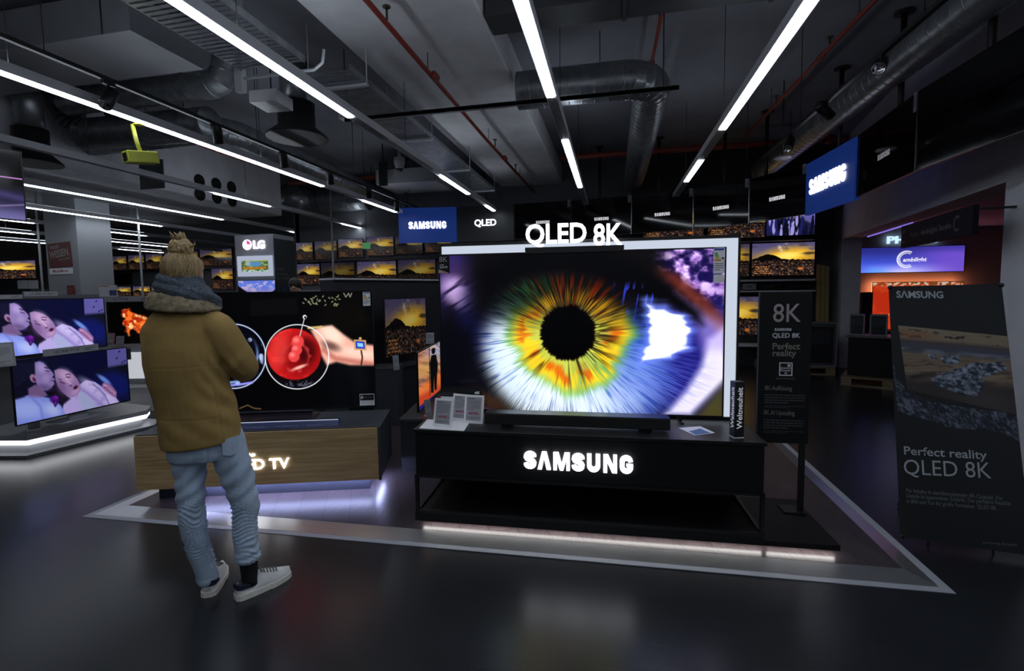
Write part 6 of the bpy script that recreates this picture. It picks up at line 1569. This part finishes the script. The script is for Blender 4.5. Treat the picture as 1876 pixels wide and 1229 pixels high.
for i in range(24):
    a = rnd.uniform(0,2*PI); k = BC+Vector((.016*math.cos(a),.016*math.sin(a),.036)); d = Vector((-.012+rnd.uniform(-.025,.022),rnd.uniform(-.02,.02),rnd.uniform(.024,.050)))
    b.tube([k,k+d*.5+Vector((.004*math.sin(i),0,.003)),k+d], [.008,.006,.0010], 6)
for i in range(5):
    a = rnd.uniform(-.3,1.6); k = BC+Vector((.045*math.cos(a),.03*math.sin(a)-.02,.01)); b.tube([k,k+Vector((.012,-.004,.008)),k+Vector((.020,-.004,-.004+.01*i%3))], [.004,.003,.001], 6)
b.build('hair_tuft', hair_m, hair)
def hs_(a, z):          # point on the hair cap at angle a (0 = right, -90 = back) and height z
    T_ = [(-.062,.040,.030,-.060),(-.052,.064,.050,-.048),(-.030,.080,.076,-.028),(.0,.087,.094,-.014),(.03,.088,.101,-.008),(.058,.079,.094,-.008),(.080,.060,.074,-.012),(.096,.040,.05,-.018),(.104,.018,.022,-.02)]
    for p0, p1 in zip(T_, T_[1:]):
        if p0[0] <= z <= p1[0]:
            t = (z-p0[0])/(p1[0]-p0[0]); rx, ry, oy = [p0[k]*(1-t)+p1[k]*t for k in (1,2,3)]; return hp(rx*math.cos(a)*1.004, ry*math.sin(a)*1.004+oy, z)
hms = [mat('light_blond_hair',(.50,.365,.18),.45), mat('dark_blond_hair',(.20,.13,.06),.5), hair_m]
for mi, m_ in enumerate(hms):
    b = MB()
    for i in range(120):
        a0 = R(rnd.uniform(-215,35)); z0 = rnd.uniform(-.045,.01); tw = rnd.uniform(-.35,.35); P = []
        for k in range(6):
            f = k/5; z = z0+(.098-z0)*f; P.append(hs_(a0+tw*f+.10*math.sin(3*f+i), z))
        b.tube(P, [.0006,.0011,.0013,.0013,.0012,.0008], 4)
    b.build('hair_strand', m_, hair)
b = MB()
for i in range(20):
    a0 = rnd.uniform(0,2*PI); el = rnd.uniform(-.6,.9); tw = rnd.uniform(-1.6,1.6); P = []
    for k in range(8):
        a = a0+tw*k/7; e_ = el+.45*math.sin(k*.8+i); r_ = .050+.006*math.sin(k*.7+i)
        P.append(BC+Vector((r_*math.cos(a)*math.cos(e_), r_*math.sin(a)*math.cos(e_), r_*math.sin(e_)*.92)))
    b.tube(P, [.001,.0035,.0048,.005,.005,.0045,.0035,.001], 6)
b.build('bun_strand', hms[0], hair)
MB().tube([hp(.05,-.062,-.048),hp(0,-.088,-.040),hp(-.055,-.075,-.035)], .0016, 6).tube([hp(.05,-.062,-.048),hp(.078,-.02,-.070)], .0016, 6).build('cord', mat('white_cord',(.7,.68,.62),.6), man)

# shoes and socks
def shoe(name, heel, toe, lab, sides):
    d = Vector((toe[0]-heel[0],toe[1]-heel[1],0)); L = d.length; yw = math.atan2(d.y,d.x)
    s = bpy.data.objects.new(name, None); COL.objects.link(s); s.parent = man; s.location = (*heel,0); s.rotation_euler = (0,0,yw); s.empty_display_size = .1
    def wd(t):
        if t < .09: return (.036+.012*math.sin(PI*.09*1.15))*math.sqrt(max(.02,1-(1-t/.09)**2*.75))
        return .036+.012*math.sin(PI*min(1,t*1.15))*1.0 if t < .55 else .048*math.sqrt(max(0,1-((t-.55)/.47)**2))+.004
    def ht(t):
        if t < .06: return .086
        if t < .30: return .086-.018*math.sin((t-.06)/.24*PI)
        if t < .42: return .086+.030*(t-.30)/.12
        return .116-.058*((t-.42)/.58)**.85
    N = 22; up = MB(); rings = []
    for i in range(N+1):
        t = i/N; w_ = wd(t)*.93; h = ht(t); x = .004+t*(L-.008); rr = []
        for k in range(18):
            a = 2*PI*k/18; rr.append(Vector((x, w_*math.cos(a)*(1 if math.sin(a) < 0 else 1-.25*math.sin(a)), .022+max(0,(h-.022)*math.sin(a)) if math.sin(a) > 0 else .022)))
        rings.append(rr)
    up.loft(rings); u = up.build('upper', shoe_m, s)
    outl = [(i/N*L, -wd(i/N)) for i in range(N+1)]+[(i/N*L, wd(i/N)) for i in range(N,-1,-1)]
    MB().prism(outl,'z',0,.029).build('sole', sole_m, s)
    hb = MB(); rings = []
    for i in range(6):
        t = .0+.21*i/5; w_ = wd(t)*.955; x = .0035+t*(L-.008)-.002*(i == 0)
        rings.append([Vector((x, sg_*(w_+.0015), z_)) for sg_, z_ in ((1,.058),(1,.088-.016*t/.2),(-1,.088-.016*t/.2),(-1,.058))])
    hb.loft(rings, smooth=False).build('heel_tab', navy_m, s)
    lb_ = MB()
    for i in range(6):
        t = .44+.055*i; w_ = wd(t)*.55; z_ = ht(t)+.001
        lb_.tube([(t*L,-w_,z_-.010),(t*L+.004,0,z_+.003),(t*L,w_,z_-.010)], .0032, 6)
    lb_.tube([(.44*L,0,.120),(.40*L,-.03,.132),(.46*L,-.045,.112)], .003, 6).tube([(.44*L,0,.120),(.42*L,.03,.130),(.48*L,.04,.114)], .003, 6)
    lb_.build('laces', lace_m, s)
    return s
shoe('shoe', (.006,-.105), (.283,-.012), '', 1); shoe('shoe', (-.118,-.004), (-.045,.262), '', 1)
MB().loft([ring(x,y,z,rx,ry,0,20) for z,x,y,rx,ry in ((.055,.080,-.074,.042,.050),(.09,.079,-.070,.040,.046),(.13,.078,-.066,.042,.046),(.165,.078,-.064,.045,.048),(.215,.077,-.062,.046,.050))]).build('sock', sock_m, man)
MB().loft([ring(x,y,z,rx,ry,0,20) for z,x,y,rx,ry in ((.05,-.108,.055,.040,.046),(.09,-.113,.056,.038,.046),(.13,-.118,.054,.040,.046))]).build('sock', sock_m, man)
# dark bag tucked under the arm
bg = thing('shoulder_bag', 'small black bag with a silver snap under the right arm of the suede coat', 'bag', man.matrix_basis @ Vector((.03,.09,1.13)) if False else (-2.0,2.15,0), MY)
MB().loft([ring(.030,.10,z,rx,ry,R(10),22,pw=3.0) for z,rx,ry in ((1.125,.012,.02),(1.135,.028,.045),(1.16,.030,.048),(1.22,.030,.045),(1.26,.024,.036),(1.275,.012,.02))]).build('body', mat('black_leather',(.008,.008,.010),.35,bump=(90,.3)), bg)
bx('rivet_bar', silver, bg, .034,.045,1.205,.044,.048,1.209); MB().lathe([(0,-.007),(.006,-.005),(.008,0),(.006,.006),(0,.008)], c=(.004,.060,1.262), seg=14).build('snap', silver, bg)

# ------------------------------------------------------------------ a second person, only head and shoulders visible behind the cocktail television
p = at(541,523,d=6.6); m2 = thing('person', 'dark haired person bent down behind the cocktail television beside the grey tower', 'person', (p.x,p.y,0), R(20))
b = MB(); hz = p.z
b.loft([ring(0,.0,hz+z,rx,ry,0,20) for z,rx,ry in ((-.12,.03,.04),(-.10,.055,.065),(-.05,.068,.085),(0,.074,.095),(.05,.068,.088),(.085,.04,.055),(.095,.01,.015))])
b.loft([ring(x,y,z,rx,ry,0,18) for z,x,y,rx,ry in ((hz-.26,.07,.03,.07,.07),(hz-.16,.05,.02,.055,.058),(hz-.06,.015,.0,.056,.06))])
b.loft([ring(x,y,z,rx,ry,0,22) for z,x,y,rx,ry in ((.80,.14,.10,.16,.11),(1.05,.15,.09,.15,.10),(1.30,.15,.08,.18,.11),(hz-.30,.12,.05,.17,.10),(hz-.22,.08,.03,.09,.08))])
for s in (-1,1):
    b.loft([ring(.14+s*.09,.10,z,rx,rx*1.1,0,16) for z,rx in ((.03,.04),(.40,.055),(.82,.085))]); b.tube([(.14+s*.09,.12,.03),(.14+s*.09,-.08,.03)], [.035,.03], 10)
    b.tube([(.13+s*.18,.06,hz-.32),(.14+s*.20,.02,hz-.58),(.10+s*.12,-.18,hz-.68),(.08+s*.06,-.24,hz-.66)], [.055,.045,.036,.026], 12)
    for i in range(4): k = Vector((.08+s*.06+(.03-.02*i),-.25,hz-.66)); b.tube([k,k+Vector((0,-.035,-.01)),k+Vector((0,-.06,-.03))], [.009,.009,.007], 6)
    k = Vector((.08+s*.03,-.24,hz-.655)); b.tube([k,k+Vector((-s*.03,-.03,.005))], [.010,.008], 6)
b.tube([(0,-.09,hz+.0),(0,-.108,hz-.03),(0,-.085,hz-.04)], [.008,.014,.008], 8); b.tube([(.075,.01,hz-.03),(.082,.015,hz+.0),(.074,.01,hz+.02)], [.008,.013,.008], 8); b.tube([(-.075,.01,hz-.03),(-.082,.015,hz+.0),(-.074,.01,hz+.02)], [.008,.013,.008], 8)
soft('body', b, skin, m2, .009, 4)
b = MB().loft([ring(0,oy,hz+z,rx,ry,0,24) for z,rx,ry,oy in ((-.055,.05,.04,.06),(-.035,.078,.094,.014),(.0,.083,.106,.0),(.03,.083,.106,-.002),(.07,.070,.090,.0),(.10,.040,.05,.008),(.112,.012,.016,.008))])
soft('hair', b, mat('dark_brown_hair',(.022,.014,.010),.5,noise=(40,.3)), m2, .008, 3, lambda co: .003*(n3(co,45,2)-.5))
b = MB(); b.loft([ring(x,y,z,rx,ry,0,24) for z,x,y,rx,ry in ((.78,.14,.10,.18,.13),(1.05,.15,.09,.172,.12),(1.30,.15,.08,.20,.13),(hz-.31,.12,.05,.19,.12),(hz-.215,.08,.03,.10,.09))])
for s in (-1,1): b.tube([(.13+s*.17,.06,hz-.32),(.14+s*.20,.02,hz-.58),(.12+s*.15,-.10,hz-.64)], [.068,.058,.050], 14)
soft('sweater', b, mat('tan_sweater',(.30,.20,.12),.85,noise=(30,.2)), m2, .010, 5)
b = MB()
for s in (-1,1): b.loft([ring(.14+s*.09,.10,z,rx,rx*1.1,0,18) for z,rx in ((.04,.060),(.40,.072),(.80,.10),(.86,.10))])
soft('trousers', b, mat('dark_trousers',(.02,.02,.025),.8), m2, .010, 4)
